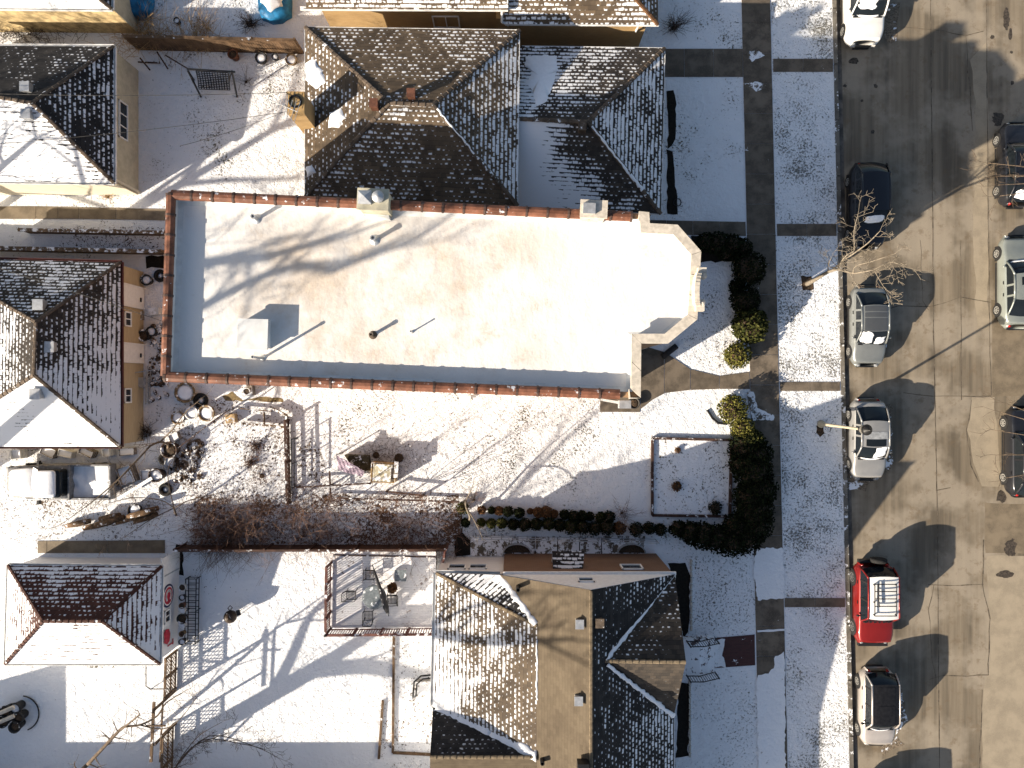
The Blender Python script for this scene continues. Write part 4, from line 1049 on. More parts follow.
        mb.v = [(s * (hw + .07) + x * .20, y + yy * .12, zA + .06 + z * .15) for x, yy, z in mb.v]; mb.bar((s * (wb - .02), y + .02, zA), (s * (hw + .02), y, zA + .05), .05); obj('mirror', mb, mat if roofmat is None else TRIM, root, True)
        mb = MB()
        for y in (lerp(yB, yC, .28), lerp(yB, yC, .80)): mb.box((s * (wid(0) + .005), y, zm - .14), (.03, .17, .03))
        mb.box((s * (wid(0) - .006), 0, clear + .06), (.03, L_ * .42, .09)); obj('door_handle', mb, TRIM, body)
    mb = MB(); z = .2 + (interp(deck, .98) - .2) * .62
    mb.box((0, hl - .045, z), (wid(1) * 1.2, .05, .16)); mb.box((0, hl - .05, z - .27), (wid(1) * 1.3, .05, .12)); obj('grille', mb, TRIM, root)
    mb = MB(); mb.box((0, -hl + .03, .42), (wid(1) * 1.4, .08, .14)); obj('rear_bumper', mb, TRIM, root)
    mb = MB()
    for s in (-.3, .25): mb.bar((s * hw, yA + .04, zA + .03), (s * hw + .42 * hw, yA + .06 - .12, zA + .10), .025, .02)
    mb.box((0, yA + .06, zA - .004), (wb * 1.7, .09, .03)); obj('wiper', mb, TRIM, root)
    return root

gx = lambda px, y, h=0: W(px, y, h)
sedan = [(-1, .78), (-.86, .98), (-.6, 1.02), (.30, .98), (.46, .93), (.86, .76), (1, .62)]
suv = [(-1, .85), (-.9, 1.05), (-.5, 1.08), (.40, 1.05), (.52, 1.02), (.88, .90), (1, .74)]
hatch = [(-1, .85), (-.92, 1.02), (-.5, 1.04), (.42, 1.0), (.55, .98), (.88, .86), (1, .70)]
silver, greyp = paint('silver_paint', (.30, .295, .285)), paint('grey_silver_paint', (.20, .21, .205))
whitep, blackp = paint('white_car_paint', (.70, .69, .66), .0), paint('black_car_paint', (.012, .013, .017), .2)
redp, champ, greenp = paint('red_car_paint', (.20, .012, .010), .25), paint('champagne_paint', (.43, .39, .36)), paint('grey_green_paint', (.24, .26, .24))
darkr = paint('dark_grey_panel', (.09, .095, .10))
c = car('parked_car', 'white SUV parked at the top edge with snow on its windshield', (18.75, 20.45), 4.9, 1.98, 1.75, whitep, suv, (.42, .20, -.66, -.90), snow={'windshield': [(.30, .98, .35, 1.0), (.1, .9, 0.0, .12)]}, seed=1)
c = car('parked_car', 'black car with dark roof parked behind the bare street tree', (18.95, 9.5), 4.7, 1.82, 1.58, blackp, suv, (.42, .16, -.62, -.90), snow={'windshield': [(.08, .80, .05, .62)]}, seed=2)
c = car('parked_car', 'grey-silver sedan with snowy windshield parked just south of the bare street tree', (18.98, 3.1), 4.45, 1.78, 1.47, greyp, sedan, (.42, .12, -.42, -.76), snow={'windshield': [(.05, .45, .0, .55), (.5, .98, .05, .95)]}, sunroof=[(.50, .98, .80, darkr), (.28, .46, .80, darkr), (.04, .24, .8, darkr)], seed=3)
c = car('parked_car', 'silver sedan with open black sunroof parked beside the street lamp', (18.98, -2.95), 4.5, 1.80, 1.47, silver, sedan, (.42, .12, -.42, -.76), snow={'windshield': [(.02, .50, .05, 1.0), (.05, .95, .0, .10)]}, sunroof=[(.70, .96, .70, CGLASS), (.42, .68, .80, simple('grey_sunroof_panel', (.28, .29, .30), .3))], rails=False, seed=4)
boxy = [(-1, 1.0), (-.9, 1.12), (-.5, 1.14), (.34, 1.12), (.46, 1.10), (.9, 1.02), (1, .86)]
fj = car('parked_car', 'red boxy off-roader with white roof, black roof rack and rear spare tyre', (19.22, -11.65), 4.45, 1.93, 1.82, redp, boxy, (.36, .20, -.72, -.88), roofmat=simple('white_roof_paint', (.74, .73, .70), .35, coat=.4, var=.04), round_=.2, clear=.28, wr=.39, tumble=.82, seed=5, rimmat=simple('grey_steel_rim', (.22, .22, .22), .4, .5))
mb = MB()
for x in (-.56, .56):
    mb.tube([(x, -1.35, 1.98), (x, .30, 1.98)], .028, 6)
for y in (-1.35, -.98, -.60, -.22, .28): mb.tube([(-.56, y, 1.99), (.56, y, 1.99)], .026, 6)
for x in (-.56, .56):
    for y in (-1.3, -.4, .25): mb.bar((x, y, 1.82), (x, y, 1.98), .05)
mb.tube([(.40, -1.35, 2.02), (.40, -.5, 2.04), (.36, -.2, 2.03)], .04, 6)
obj('roof_rack', mb, M['black_metal'], fj)
mb = MB(); prof = [(.0, -.04), (.30, -.06), (.40, -.10), (.40, .10), (.30, .11), (.0, .11)]; n = 22; vs = []
for rr, yy in prof: vs += [(-.12 + rr * math.cos(2 * math.pi * k / n), -2.34 - yy, 1.02 + rr * math.sin(2 * math.pi * k / n)) for k in range(n)]
mb.add(vs, [(i * n + k, i * n + (k + 1) % n, (i + 1) * n + (k + 1) % n, (i + 1) * n + k) for i in range(len(prof) - 1) for k in range(n)]); obj('spare_tyre', mb, TYRE, fj, True)
mb = MB(); mb.box((0, -2.22, .62), (1.5, .18, .22)); obj('bumper', mb, TRIM, fj)
mb = MB(); mb.box((0, 2.2, .62), (1.55, .2, .2)); obj('bumper', mb, TRIM, fj)
mb = MB()
for k in range(6): mb.box((-.6 + .24 * k, .86, 1.165), (.15, .10, .02), .3)
obj('hood_vent', mb, TRIM, fj)
pan = simple('panoramic_glass', (.012, .012, .013), .10)
c = car('parked_car', 'champagne compact car with all-black glass roof parked south of the red off-roader', (19.45, -17.2), 4.25, 1.78, 1.60, champ, hatch, (.46, .22, -.70, -.90), roofmat=pan, sunroof=[(.52, .98, .62, pan), (.06, .48, .62, pan)], snow={'windshield': [(.15, .9, .0, .14)]}, seed=6)
c = car('parked_car', 'black car parked just beyond the bottom edge casting its shadow into the street', (19.5, -23.4), 4.6, 1.85, 1.65, blackp, suv, (.42, .18, -.64, -.90), seed=7)
c = car('parked_car', 'black car with red tail lamps parked at the upper right edge under thin twigs', (26.95, 11.7), 4.6, 1.82, 1.55, blackp, suv, (.42, .16, -.55, -.88), heading=0, snow={'rear_window': [(.05, .9, .1, .7)]}, seed=8)
c = car('parked_car', 'grey-green sedan with dark hood parked at the right edge', (27.0, 5.45), 5.1, 1.88, 1.45, greenp, sedan, (.40, .10, -.38, -.72), heading=0, roofmat=None, snow={'windshield': [(.0, 1.0, .0, .12)]}, sunroof=[(.55, .85, .55, CGLASS)], seed=9)
c = car('parked_car', 'black car with roof rails parked at the right edge beneath bare branches', (27.35, -3.6), 4.95, 1.88, 1.62, blackp, suv, (.42, .16, -.60, -.90), heading=0, rails=True, seed=10)

V0 = lambda v: (v.x, v.y, 0)
# pickup under snow, standing in the yard and facing left
tr = thing('pickup_truck', 'white pickup truck buried under snow beside the tan garage', 'truck', tuple(V0(W(59, 482, 1.0))), world=False)
tr.rotation_euler = (0, 0, math.pi / 2)
tp = simple('shade_grey_truck_paint', (.20, .20, .205), .5, snow=.12)  # white body painted grey so the shaded north side reads dark
mb = MB(); hw = .92; hl = 2.75
def loft(mb, prof, xs):
    pass
def slab(mb, y0, y1, w0, w1, z0, z1, rnd=.12):
    pts = []
    for (sx, y, w) in ((1, y0, w0), (1, y1, w1), (-1, y1, w1), (-1, y0, w0)):
        pts.append((sx * w, y))
    n = 8; ring = []
    for i, (x, y) in enumerate(pts):
        nx, ny = pts[i - 1], pts[(i + 1) % 4]; P0 = Vector((x, y)); a = (Vector(nx) - P0).normalized() * rnd; b_ = (Vector(ny) - P0).normalized() * rnd
        for k in range(4):
            t = k / 3; ring.append((P0 + a) * (1 - t) ** 2 + P0 * 2 * t * (1 - t) + (P0 + b_) * t * t)
    m = len(ring); c = sum(ring, Vector((0, 0))) / m
    lv = [(1, z0), (1, z1 - .07), (.985, z1 - .03), (.94, z1)]
    vs = [((c + (p - c) * f).x, (c + (p - c) * f).y, z) for f, z in lv for p in ring]
    a = sum(ring[i].x * ring[(i + 1) % m].y - ring[(i + 1) % m].x * ring[i].y for i in range(m)); fs = [(i * m + k, i * m + (k + 1) % m, (i + 1) * m + (k + 1) % m, (i + 1) * m + k) for i in range(3) for k in range(m)] + [tuple(3 * m + k for k in range(m)), tuple(range(m - 1, -1, -1))]
    mb.add(vs, fs if a > 0 else [f[::-1] for f in fs])
slab(mb, .55, hl, hw, hw * .86, .45, 1.02, .3); slab(mb, -.6, .6, hw, hw, .45, 1.08, .06)
obj('body', mb, tp, tr, True)
mb = MB()
for s in (-1, 1): mb.box((s * (hw - .04), -1.65, .82), (.09, 2.1, .62))
mb.box((0, -2.7, .80), (hw * 2, .09, .58)); mb.box((0, -.62, .9), (hw * 2, .08, .6)); mb.box((0, -1.65, .52), (hw * 2 - .1, 2.1, .08)); obj('bed', mb, tp, tr)
mb = MB(); slab(mb, -.50, .62, hw * .80, hw * .76, 1.05, 1.72, .2); obj('cab', mb, CGLASS, tr, True)
mb = MB(); slab(mb, -.30, .66, hw * .76, hw * .76, 1.70, 1.82, .2); obj('roof_snow', mb, M['snow_pile'], tr, True)
mb = MB(); mb.add([(-hw * .8, .60, 1.78), (hw * .8, .60, 1.78), (hw * .86, 1.28, 1.12), (-hw * .86, 1.28, 1.12), (0, .64, 1.83), (0, 1.36, 1.16)], [(0, 3, 5, 4), (4, 5, 2, 1)]); obj('windshield_snow', mb, M['snow_pile'], tr, True)
mb = MB(); slab(mb, 1.2, 2.58, hw * .86, hw * .74, 1.0, 1.12, .35); obj('hood_snow', mb, M['snow_pile'], tr, True)
mb = MB(); r = random.Random(3); n = 14
vs = []; 
for j in range(n + 1):
    for i in range(9): vs.append(((i / 8 - .5) * 2 * (hw - .09), -2.65 + 2.0 * j / n, .80 + .14 * mnoise.noise(Vector((i * .5, j * .45, 2)))))
mb.add(vs, [(j * 9 + i, j * 9 + i + 1, j * 9 + i + 10, j * 9 + i + 9) for j in range(n) for i in range(8)]); obj('bed_snow', mb, M['snow_pile'], tr, True)
mb = MB(); mb.box((.45, -2.3, 1.0), (.9, .7, .12), .1); mb.box((-.35, -2.2, .95), (.75, .8, .1), -.05); obj('bed_panel', mb, simple('snowy_board', (.3, .3, .3), .8, snow=.95), tr)
for s in (-1, 1):
    for y in (-1.75, 1.75):
        mb = MB(); mb.tube([(s * (hw - .22), y, .36), (s * (hw + .01), y, .36)], .37, 18); wh = obj('wheel', mb, TYRE, tr, True)
        mb = MB(); mb.tube([(s * (hw + .005), y, .36), (s * (hw + .03), y, .36)], .2, 14); obj('rim', mb, RIM, wh)
    mb = MB(); mb.box((s * (hw + .12), .95, 1.16), (.2, .12, .2)); obj('mirror', mb, TRIM, tr)
    mb = MB(); mb.box((s * .62, 2.74, .82), (.34, .05, .18)); obj('headlight', mb, LENS, tr)
mb = MB(); mb.box((0, 2.74, .80), (.8, .05, .2)); mb.box((0, 2.78, .55), (1.6, .12, .16)); obj('grille', mb, TRIM, tr)

# ------------------------------------------------------------------ trees
def rvec(r, s=1.0): return Vector((r.gauss(0, s), r.gauss(0, s), r.gauss(0, s)))
def limb(mb, p, d, ln, rad, depth, r, spread=.7, up=.25, kids=(3, 5), shrink=.62, wob=.22, minr=.006, twist=None):
    """one tapering limb with side branches; d unit direction"""
    n = 5; P = [Vector(p)]; R = [rad]; d = Vector(d).normalized(); q = Vector(p)
    for i in range(n):
        d = (d + rvec(r, wob) * .55 + Vector((0, 0, up * .12))).normalized(); q = q + d * ln / n
        P.append(q.copy()); R.append(max(minr, rad * (1 - .78 * (i + 1) / n)))
    mb.tube(P, R, 7 if rad > .05 else (5 if rad > .018 else 3), cap=rad > .05)
    if depth <= 0: return
    for k in range(r.randint(*kids)):
        t = r.uniform(.3, 1.0); i = min(n - 1, int(t * n)); b_ = P[i].lerp(P[i + 1], t * n - i)
        dd = (P[i + 1] - P[i]).normalized(); side = rvec(r).cross(dd).normalized()
        nd = (dd * (1 - spread * .5) + side * spread + Vector((0, 0, up))).normalized()
        limb(mb, b_, nd, ln * shrink * r.uniform(.7, 1.15), max(minr, R[i] * .62), depth - 1, r, spread, up, kids, shrink, wob, minr)

def tree(name, label, base, skeleton, seed, bark=None, twigdepth=2, twiglen=1.6, twigkids=(3, 5), spread=.7, up=.2, every=.9, minr=.008, group=None):
    """skeleton: list of (world points, radii). The first is the trunk."""
    r = random.Random(seed); t = thing(name, label, 'tree', tuple(base), group)
    bark = bark or M['bark']
    mb = MB(); pts, rad = skeleton[0]
    def smooth(pts, rad):
        P, R = [], []
        for i in range(len(pts) - 1):
            a = Vector(pts[max(0, i - 1)]); b_ = Vector(pts[i]); c_ = Vector(pts[i + 1]); d_ = Vector(pts[min(len(pts) - 1, i + 2)])
            for k in range(4):
                u = k / 4; P.append(.5 * ((2 * b_) + (c_ - a) * u + (2 * a - 5 * b_ + 4 * c_ - d_) * u * u + (3 * b_ - a - 3 * c_ + d_) * u ** 3)); R.append(rad[i] + (rad[i + 1] - rad[i]) * u)
        P.append(Vector(pts[-1])); R.append(rad[-1]); return P, R
    P, R = smooth(pts, rad); mb.tube(P, R, 10); obj('trunk', mb, bark, t, True)
    mb = MB()
    for k, (pts, rad) in enumerate(skeleton):
        P, R = smooth(pts, rad)
        if k: mb.tube(P, R, 7)
        for i in range(1, len(P)):
            sg = P[i] - P[i - 1]; nn = sg.length / every
            if k == 0 and i < len(P) * .55: continue
            if r.random() < nn:
                dd = sg.normalized(); side = rvec(r).cross(dd).normalized()
                limb(mb, P[i], (dd * .4 + side * spread + Vector((0, 0, up))), twiglen * r.uniform(.6, 1.2), max(minr, R[i] * .45), twigdepth, r, spread, up, twigkids, .62, .22, minr)
        if k: limb(mb, P[-1], (P[-1] - P[-2]), twiglen * 1.2, max(minr, R[-1] * .9), twigdepth, r, spread, up, twigkids, .62, .22, minr)
    obj('crown', mb, bark, t, True)
    return t

V = Vector
# pollarded street tree in the parkway
b0 = W(807, 284); j = W(838, 269, 3.9)
sk = [([b0, W(816, 279, 1.4), W(828, 272, 2.8), j], [0.136, 0.102, 0.082, 0.068]),
      ([j, W(853, 273, 4.9), W(862, 272, 5.6), W(874, 270, 6.2)], [0.058, 0.048, 0.037, 0.020]),
      ([j, W(843, 261, 4.6), W(853, 254, 5.4), W(868, 243, 6.3), W(880, 231, 6.9)], [0.051, 0.041, 0.034, 0.027, 0.014]),
      ([W(841, 262, 4.5), W(847, 255, 5.0), W(854, 250, 5.2), W(854, 232, 6.2), W(858, 214, 6.8)], [0.034, 0.031, 0.027, 0.020, 0.011]),
      ([W(853, 273, 4.9), W(856, 266, 5.4), W(870, 262, 5.9), W(888, 256, 6.6)], [0.031, 0.027, 0.020, 0.012]),
      ([W(874, 270, 6.2), W(882, 284, 6.6), W(886, 290, 6.8)], [0.020, 0.015, 0.010]),
      ([W(874, 270, 6.2), W(890, 262, 6.6), W(903, 266, 6.9)], [0.020, 0.014, 0.008]),
      ([j, W(829, 266, 4.6), W(832, 256, 5.2)], [0.027, 0.017, 0.008])]
tree('street_tree', 'pale bare pollarded street tree leaning over the parked cars', b0, sk, 11, M['bark_light'], 2, .7, (2, 3), .75, .1, .38, .009)
# big tree beyond the bottom edge: trunk outside, long shadow across the back yard
def G(px, py, h): v = W(px, py, 0); v.z = h; return v
b0 = G(90, 800, 0)
sk = [([b0, G(91, 799, 2.5), G(92, 800, 4.4), G(93, 800, 5.9)], [.56, .48, .44, .42]),
      ([G(93, 800, 5.6), G(112, 815, 6.4), G(126, 832, 6.9), G(150, 845, 7.3)], [.34, .28, .22, .14]),
      ([G(93, 800, 5.8), G(97, 795, 7.5), G(104, 803, 9.2), G(110, 800, 11.5)], [.36, .3, .24, .16]),
      ([G(92, 800, 4.6), G(80, 780, 5.4), G(82, 750, 5.8), G(90, 735, 6.3)], [.22, .18, .14, .08]),
      ([G(97, 795, 7.5), G(85, 770, 8.8), G(80, 760, 10.5)], [.16, .12, .08]),
      ([G(104, 803, 9.2), G(130, 830, 10.2), G(140, 850, 11.2)], [.14, .1, .06]),
      ([G(110, 800, 11.5), G(104, 835, 14), G(97, 858, 16), G(92, 872, 18)], [.24, .22, .18, .09]),
      ([G(104, 835, 14), G(70, 862, 16.2), G(60, 885, 17.6), G(66, 905, 19)], [.2, .17, .13, .07]),
      ([G(110, 800, 11.5), G(80, 815, 14), G(74, 830, 16.5)], [.15, .12, .06]),
      ([G(97, 795, 7.5), G(92, 772, 9), G(90, 745, 10.6), G(96, 712, 12.2), G(104, 690, 13.5)], [.16, .14, .12, .09, .04]),
      ([G(90, 745, 10.6), G(75, 725, 12), G(72, 700, 12.8)], [.10, .08, .03]),
      ([G(92, 772, 9), G(112, 760, 10.5), G(125, 742, 11.5)], [.09, .07, .03])]
tree('bare_tree', 'large bare tree beyond the lower left corner', b0, sk, 12, M['bark'], 2, 2.2, (2, 4), .7, .3, 1.3, .012)
# low branches reaching into the frame at the lower left
b0 = G(62, 792, 0)
sk = [([b0, G(66, 788, 1.0), G(72, 780, 2.0), W(88, 764, 2.6)], [.16, .13, .11, .095]),
      ([W(88, 764, 2.6), W(103, 748, 2.9), W(116, 734, 3.1), W(124, 727, 3.2), W(140, 725, 3.3), W(157, 716, 3.4), W(166, 703, 3.5), W(182, 693, 3.6)], [.095, .085, .075, .06, .05, .042, .034, .02]),
      ([W(140, 725, 3.3), W(163, 729, 3.4), W(180, 719, 3.5), W(197, 697, 3.6)], [.035, .03, .022, .012]),
      ([W(118, 732, 3.1), W(132, 721, 3.5), W(138, 716, 3.8)], [.055, .045, .04])]
tree('bare_tree', 'leaning bare tree reaching over the lattice fence at lower left', b0, sk, 13, M['bark'], 1, .9, (2, 4), .7, .1, .55, .007)
b0 = G(150, 800, 0)
sk = [([b0, G(155, 795, .9), W(175, 768, 1.6)], [.09, .07, .05])] + [([W(175, 768, 1.6), W(185 + 6 * i, 752 - 4 * i, 2 + .1 * i), W(200 + 14 * i, 735 + 3 * i, 2.3), W(222 + 14 * i, 722 + 9 * i, 2.6)], [.03, .024, .018, .01]) for i in range(5)]
tree('leafless_bush', 'leafless arching bush at the bottom edge beside the lattice fence', b0, sk, 14, M['twig_dark'], 2, .8, (2, 4), .6, .05, .5, .006)
# tree above the clutter in the middle left
b0 = W(166, 452)
sk = [([b0, W(168, 445, 1.0), W(160, 442, 2.0), W(150, 446, 2.6)], [.07, .06, .055, .05]),
      ([W(150, 446, 2.6), W(128, 470, 3.0), W(110, 487, 3.2), W(88, 505, 3.4), W(60, 525, 3.5)], [.05, .045, .035, .025, .01]),
      ([W(150, 446, 2.6), W(120, 478, 3.2), W(98, 503, 3.4)], [.035, .028, .014]),
      ([W(160, 442, 2.0), W(172, 430, 2.6), W(186, 412, 3.0), W(206, 395, 3.3)], [.04, .035, .025, .012])]
tree('bare_tree', 'thin bare tree leaning over the snow-covered pickup truck', b0, sk, 15, M['bark'], 1, 1.0, (2, 3), .6, .0, .8, .007)
b0 = W(176, 515)
sk = [([b0, W(175, 512, .8), W(174, 508, 1.6)], [.06, .05, .045])] + [([W(174, 508, 1.6), p, q, s_], [.03, .025, .018, .009]) for p, q, s_ in ((W(150, 520, 2), W(135, 530, 2.3), W(120, 540, 2.4)), (W(190, 500, 2), W(225, 492, 2.3), W(250, 488, 2.4)), (W(170, 490, 2), W(168, 470, 2.3), W(176, 455, 2.5)), (W(160, 500, 2), W(130, 498, 2.2), W(95, 508, 2.3)))]
tree('leafless_bush', 'spreading leafless bush between the log pile and the bramble thicket', b0, sk, 16, M['twig_dark'], 2, .9, (2, 4), .7, .05, .6, .006)
# trees outside the left edge that streak the roofs with shadow
def wildtree(label, px, py, hgt, seed, rad=.3, lean=(0, 0), depth=3):
    r = random.Random(seed); b0 = G(px, py, 0); t = thing('bare_tree', label, 'tree', tuple(b0))
    P = [b0]; 
    for k in range(1, 6): P.append(b0 + V((lean[0] * k / 5 + r.uniform(-.2, .2), lean[1] * k / 5 + r.uniform(-.2, .2), hgt * .62 * k / 5)))
    mb = MB(); R = [rad * (1 - .13 * k) for k in range(6)]; mb.tube(P, R, 10); obj('trunk', mb, M['bark'], t, True)
    mb = MB()
    for k in range(7):
        i = r.randint(2, 5); a = k * 2.4 + r.uniform(-.4, .4)
        limb(mb, P[i], V((math.cos(a), math.sin(a), r.uniform(.4, 1.1))), hgt * .42 * r.uniform(.8, 1.2), R[i] * .6, depth, r, .6, .2, (2, 4), .6, .2, .012)
    obj('crown', mb, M['bark'], t, True)
b0 = G(-80, 505, 0)
sk = [([b0, G(-78, 503, 4), G(-82, 500, 9), G(-76, 497, 14)], [.45, .38, .32, .26]),
      ([G(-76, 497, 14), G(-67, 486, 16.6), G(-26, 488, 17.2), G(7, 477, 17), G(46, 463, 17)], [.22, .19, .16, .11, .05]),
      ([G(-26, 488, 17.2), G(0, 492, 18.0), G(30, 487, 18.6)], [.12, .09, .04]),
      ([G(-79, 498, 13), G(-80, 526, 16), G(-73, 532, 18.6), G(-50, 544, 19.2), G(-38, 538, 19), G(20, 511, 19)], [.2, .18, .16, .14, .11, .05]),
      ([G(-50, 544, 19.2), G(-20, 540, 20.2), G(0, 520, 21), G(20, 500, 21.5)], [.12, .1, .07, .04]),
      ([G(-80, 500, 11), G(-50, 470, 13), G(-20, 440, 14), G(10, 420, 14.4)], [.16, .13, .09, .04]),
      ([G(-78, 498, 12.5), G(-100, 480, 15), G(-90, 460, 17.5)], [.15, .12, .06])]
tree('bare_tree', 'tall spreading bare tree beyond the left edge below the pickup', b0, sk, 31, M['bark'], 2, 2.6, (2, 4), .6, .15, 1.3, .014)
wildtree('bare tree beyond the left edge near the middle garage', -98, 350, 19, 32, .36)
wildtree('bare tree beyond the top left corner', -60, 180, 9, 33, .2)
wildtree('bare tree beyond the left edge opposite the side path', -95, 262, 13, 37, .26)
# trees outside the right edge: a few twigs enter
for lab, (px, py), tips, sd in (('bare tree beyond the right edge whose twigs cross the upper black car', (1085, 205), [(988, 163), (998, 185), (1000, 196), (1010, 175), (1000, 176)], 34), ('bare tree beyond the right edge whose branches cross the lower black car', (1088, 455), [(994, 430), (1000, 412), (996, 455), (1006, 478), (1010, 405)], 35)):
    b0 = G(px, py, 0); tp_ = W(px + 40, py, 2.6)
    sk = [([b0, b0 + V((-.1, 0, 1.2)), b0 + V((-.4, .05, 2.4))], [.16, .13, .10])]
    for x, y in tips:
        e_ = W(x, y, 3.4); s_ = b0 + V((-.4, .05, 2.3)); m_ = s_.lerp(e_, .5) + V((0, .15, .5)); sk.append(([s_, m_, e_], [.05, .035, .014]))
    tree('bare_tree', lab, b0, sk, sd, M['bark'], 1, .8, (2, 4), .6, .05, .6, .008)

for lab, px, py, hgt, sd in (('leafless sapling at the right end of the bramble thicket', 421, 497, 3.4, 71), ('leafless sapling among the brambles below the compost bin', 398, 500, 3.0, 72), ('leafless sapling in the brambles below the mauve cloth', 345, 503, 3.2, 73), ('leafless sapling at the left end of the bramble thicket', 306, 508, 3.0, 74), ('leafless sapling beside the garden plot fence corner', 268, 505, 2.6, 75)):
    b0 = W(px, py); rr = random.Random(sd); sk = [([b0, b0 + V((.03, .02, .4)), b0 + V((.05, .05, .8))], [.035, .03, .028])]
    for k in range(5):
        a = rr.uniform(0, 6.28); q = V((math.cos(a), math.sin(a), 0)); sk.append(([b0 + V((.05, .05, .7)), b0 + q * .3 + V((0, 0, hgt * .45)), b0 + q * rr.uniform(.5, .8) + V((0, 0, hgt * rr.uniform(.8, 1.1)))], [.022, .017, .008]))
    tree('sapling', lab, b0, sk, sd, M['twig'], 1, .8, (2, 3), .55, .25, .7, .006)
# ------------------------------------------------------------------ shrubs, hedges, brambles
def leafball(mb, c, r, n, rnd, size=.07, sz=1.0, flat=.0):
    for i in range(n):
        d = rvec(rnd).normalized(); rr = r * rnd.uniform(.55, 1.04) ** .5 * (1 + .16 * mnoise.noise(d * 2.3 + V(c)))
        p = V((c[0] + d.x * rr, c[1] + d.y * rr, c[2] + d.z * rr * sz))
        if p.z < .02: continue
        u = rvec(rnd).normalized(); v = u.cross(d + rvec(rnd, .4)).normalized() * size * rnd.uniform(.6, 1.3); u = v.cross(rvec(rnd)).normalized() * size * rnd.uniform(.5, 1.0)
        mb.add([p - u, p - v * .8, p + u, p + v * .8], [(0, 1, 2, 3)])
def shrub(name, label, px, py, r, mat, seed, n=520, h=.85, group=None, cat='shrub', size=.065, stretch=None):
    rnd = random.Random(seed); base = W(px, py); t = thing(name, label, cat, tuple(base), group, world=False)
    mb = MB(); mb.ball((0, 0, r * h * .9), r * .72, 10, h, .12, rnd); mb.bar((0, 0, -.05), (0, 0, r * .5), .08); obj('stem', mb, M['soil'], t)  # dark ball added inside so the leaves are not see-through
    mb = MB(); leafball(mb, (0, 0, r * h), r, n, rnd, size, h)
    if stretch:
        mb.v = [(x * stretch[0], y * stretch[1], z) for x, y, z in mb.v]
    obj('foliage', mb, mat, t)
    return t
ords = ['first', 'second', 'third', 'fourth', 'fifth', 'sixth', 'seventh', 'eighth', 'ninth', 'tenth', 'eleventh', 'twelfth', 'thirteenth', 'fourteenth', 'fifteenth', 'sixteenth', 'seventeenth', 'eighteenth']
sx, sy = 200 / 1024, 120 / 614.4
front = [(30, 215, 22, 'yew'), (108, 215, 22, 'olive'), (160, 218, 24, 'olive'), (215, 216, 26, 'olive'), (272, 222, 28, 'yew'), (330, 222, 32, 'yew'), (388, 222, 30, 'box'), (452, 218, 32, 'box'), (508, 226, 30, 'yew'), (566, 234, 36, 'box'), (622, 234, 36, 'yew'), (686, 240, 34, 'yew'), (748, 236, 38, 'yew'), (812, 240, 32, 'rust'), (897, 246, 36, 'yew'), (964, 240, 30, 'yew'), (1020, 248, 30, 'yew')]
back = [(112, 150, 20, 'rust'), (162, 152, 18, 'box'), (200, 154, 22, 'rust'), (247, 156, 26, 'yew'), (303, 164, 26, 'yew'), (358, 158, 14, 'rust'), (398, 162, 26, 'rust'), (440, 158, 28, 'rust'), (480, 170, 20, 'rust'), (534, 172, 24, 'yew'), (580, 180, 28, 'yew'), (624, 178, 24, 'yew'), (662, 182, 22, 'yew'), (718, 186, 26, 'box'), (758, 184, 30, 'yew')]
desc = {'yew': 'dark green', 'box': 'green', 'olive': 'olive green', 'rust': 'rusty brown'}
for row, nm in ((front, 'house-side'), (back, 'lawn-side')):
    for i, (x, y, r, m) in enumerate(row):
        R = r * sx / 18.5 * 1.08
        shrub('round_shrub', '%s clipped round shrub, %s from the bare bush end of the %s row' % (desc[m], ords[i], nm), 460 + x * sx, 480 + y * sy, R, M[m], 200 + i + (50 if nm[0] == 'l' else 0), 620, .95, 'clipped round shrubs in a double row', size=.05)
shrub('round_shrub', 'tiny olive shrub beside the lone bush at the far end of the shrub rows', 463, 507, .35, M['olive'], 290, 300, .8)
# evergreen hedge round the bed
def hedge(name, label, blobs, mat, seed, size=.08, dens=900, cat='hedge'):
    rnd = random.Random(seed); c0 = W(*blobs[0][:2]); t = thing(name, label, cat, tuple(c0))
    mb = MB(); mc = MB()
    for x, y, r, h in blobs:
        p = W(x, y); R = r / 18.5
        mc.ball((p.x, p.y, h * .45), R * .70, 10, h * .55 / R, .12, rnd); leafball(mb, (p.x, p.y, h * .5), R, int(dens * R * (R + h)), rnd, size, h * .5 / R)
    obj('stem', mc, M['soil'], t); obj('foliage', mb, mat, t); return t  # dark cores added within the foliage to close the gaps
hedge('hedge', 'large dark yew hedge wrapping the corner of the square bed', [(743, 447, 19, 1.3), (751, 452, 16, 1.4), (739, 462, 14, 1.4), (748, 470, 20, 1.5), (753, 487, 19, 1.5), (745, 495, 17, 1.5), (749, 506, 20, 1.5), (750, 520, 19, 1.4), (742, 533, 18, 1.3), (728, 537, 17, 1.3), (714, 536, 15, 1.2), (700, 533, 14, 1.2), (688, 531, 12, 1.1), (733, 525, 15, 1.3), (676, 527, 9, .9)], M['yew'], 41, .085, 560)
hedge('hedge', 'dark clipped hedge beside the path at the front of the flat-roofed building', [(704, 244, 10, 1.0), (715, 245, 12, 1.1), (728, 247, 12, 1.1), (740, 250, 10, 1.0), (724, 254, 9, .9)], M['yew'], 42, .08, 560)
shrub('evergreen_shrub', 'very dark round evergreen shrub at the end of the front hedge', 744, 271, .95, M['yew'], 43, 1500, .8, size=.08)
shrub('evergreen_shrub', 'small dark evergreen shrub between the two larger front shrubs', 735, 288, .45, M['yew'], 46, 600, .8, size=.07)
shrub('evergreen_shrub', 'dark evergreen shrub in shade north of the sunlit spiky juniper', 741, 302, .80, M['yew'], 44, 1300, .8, size=.08)
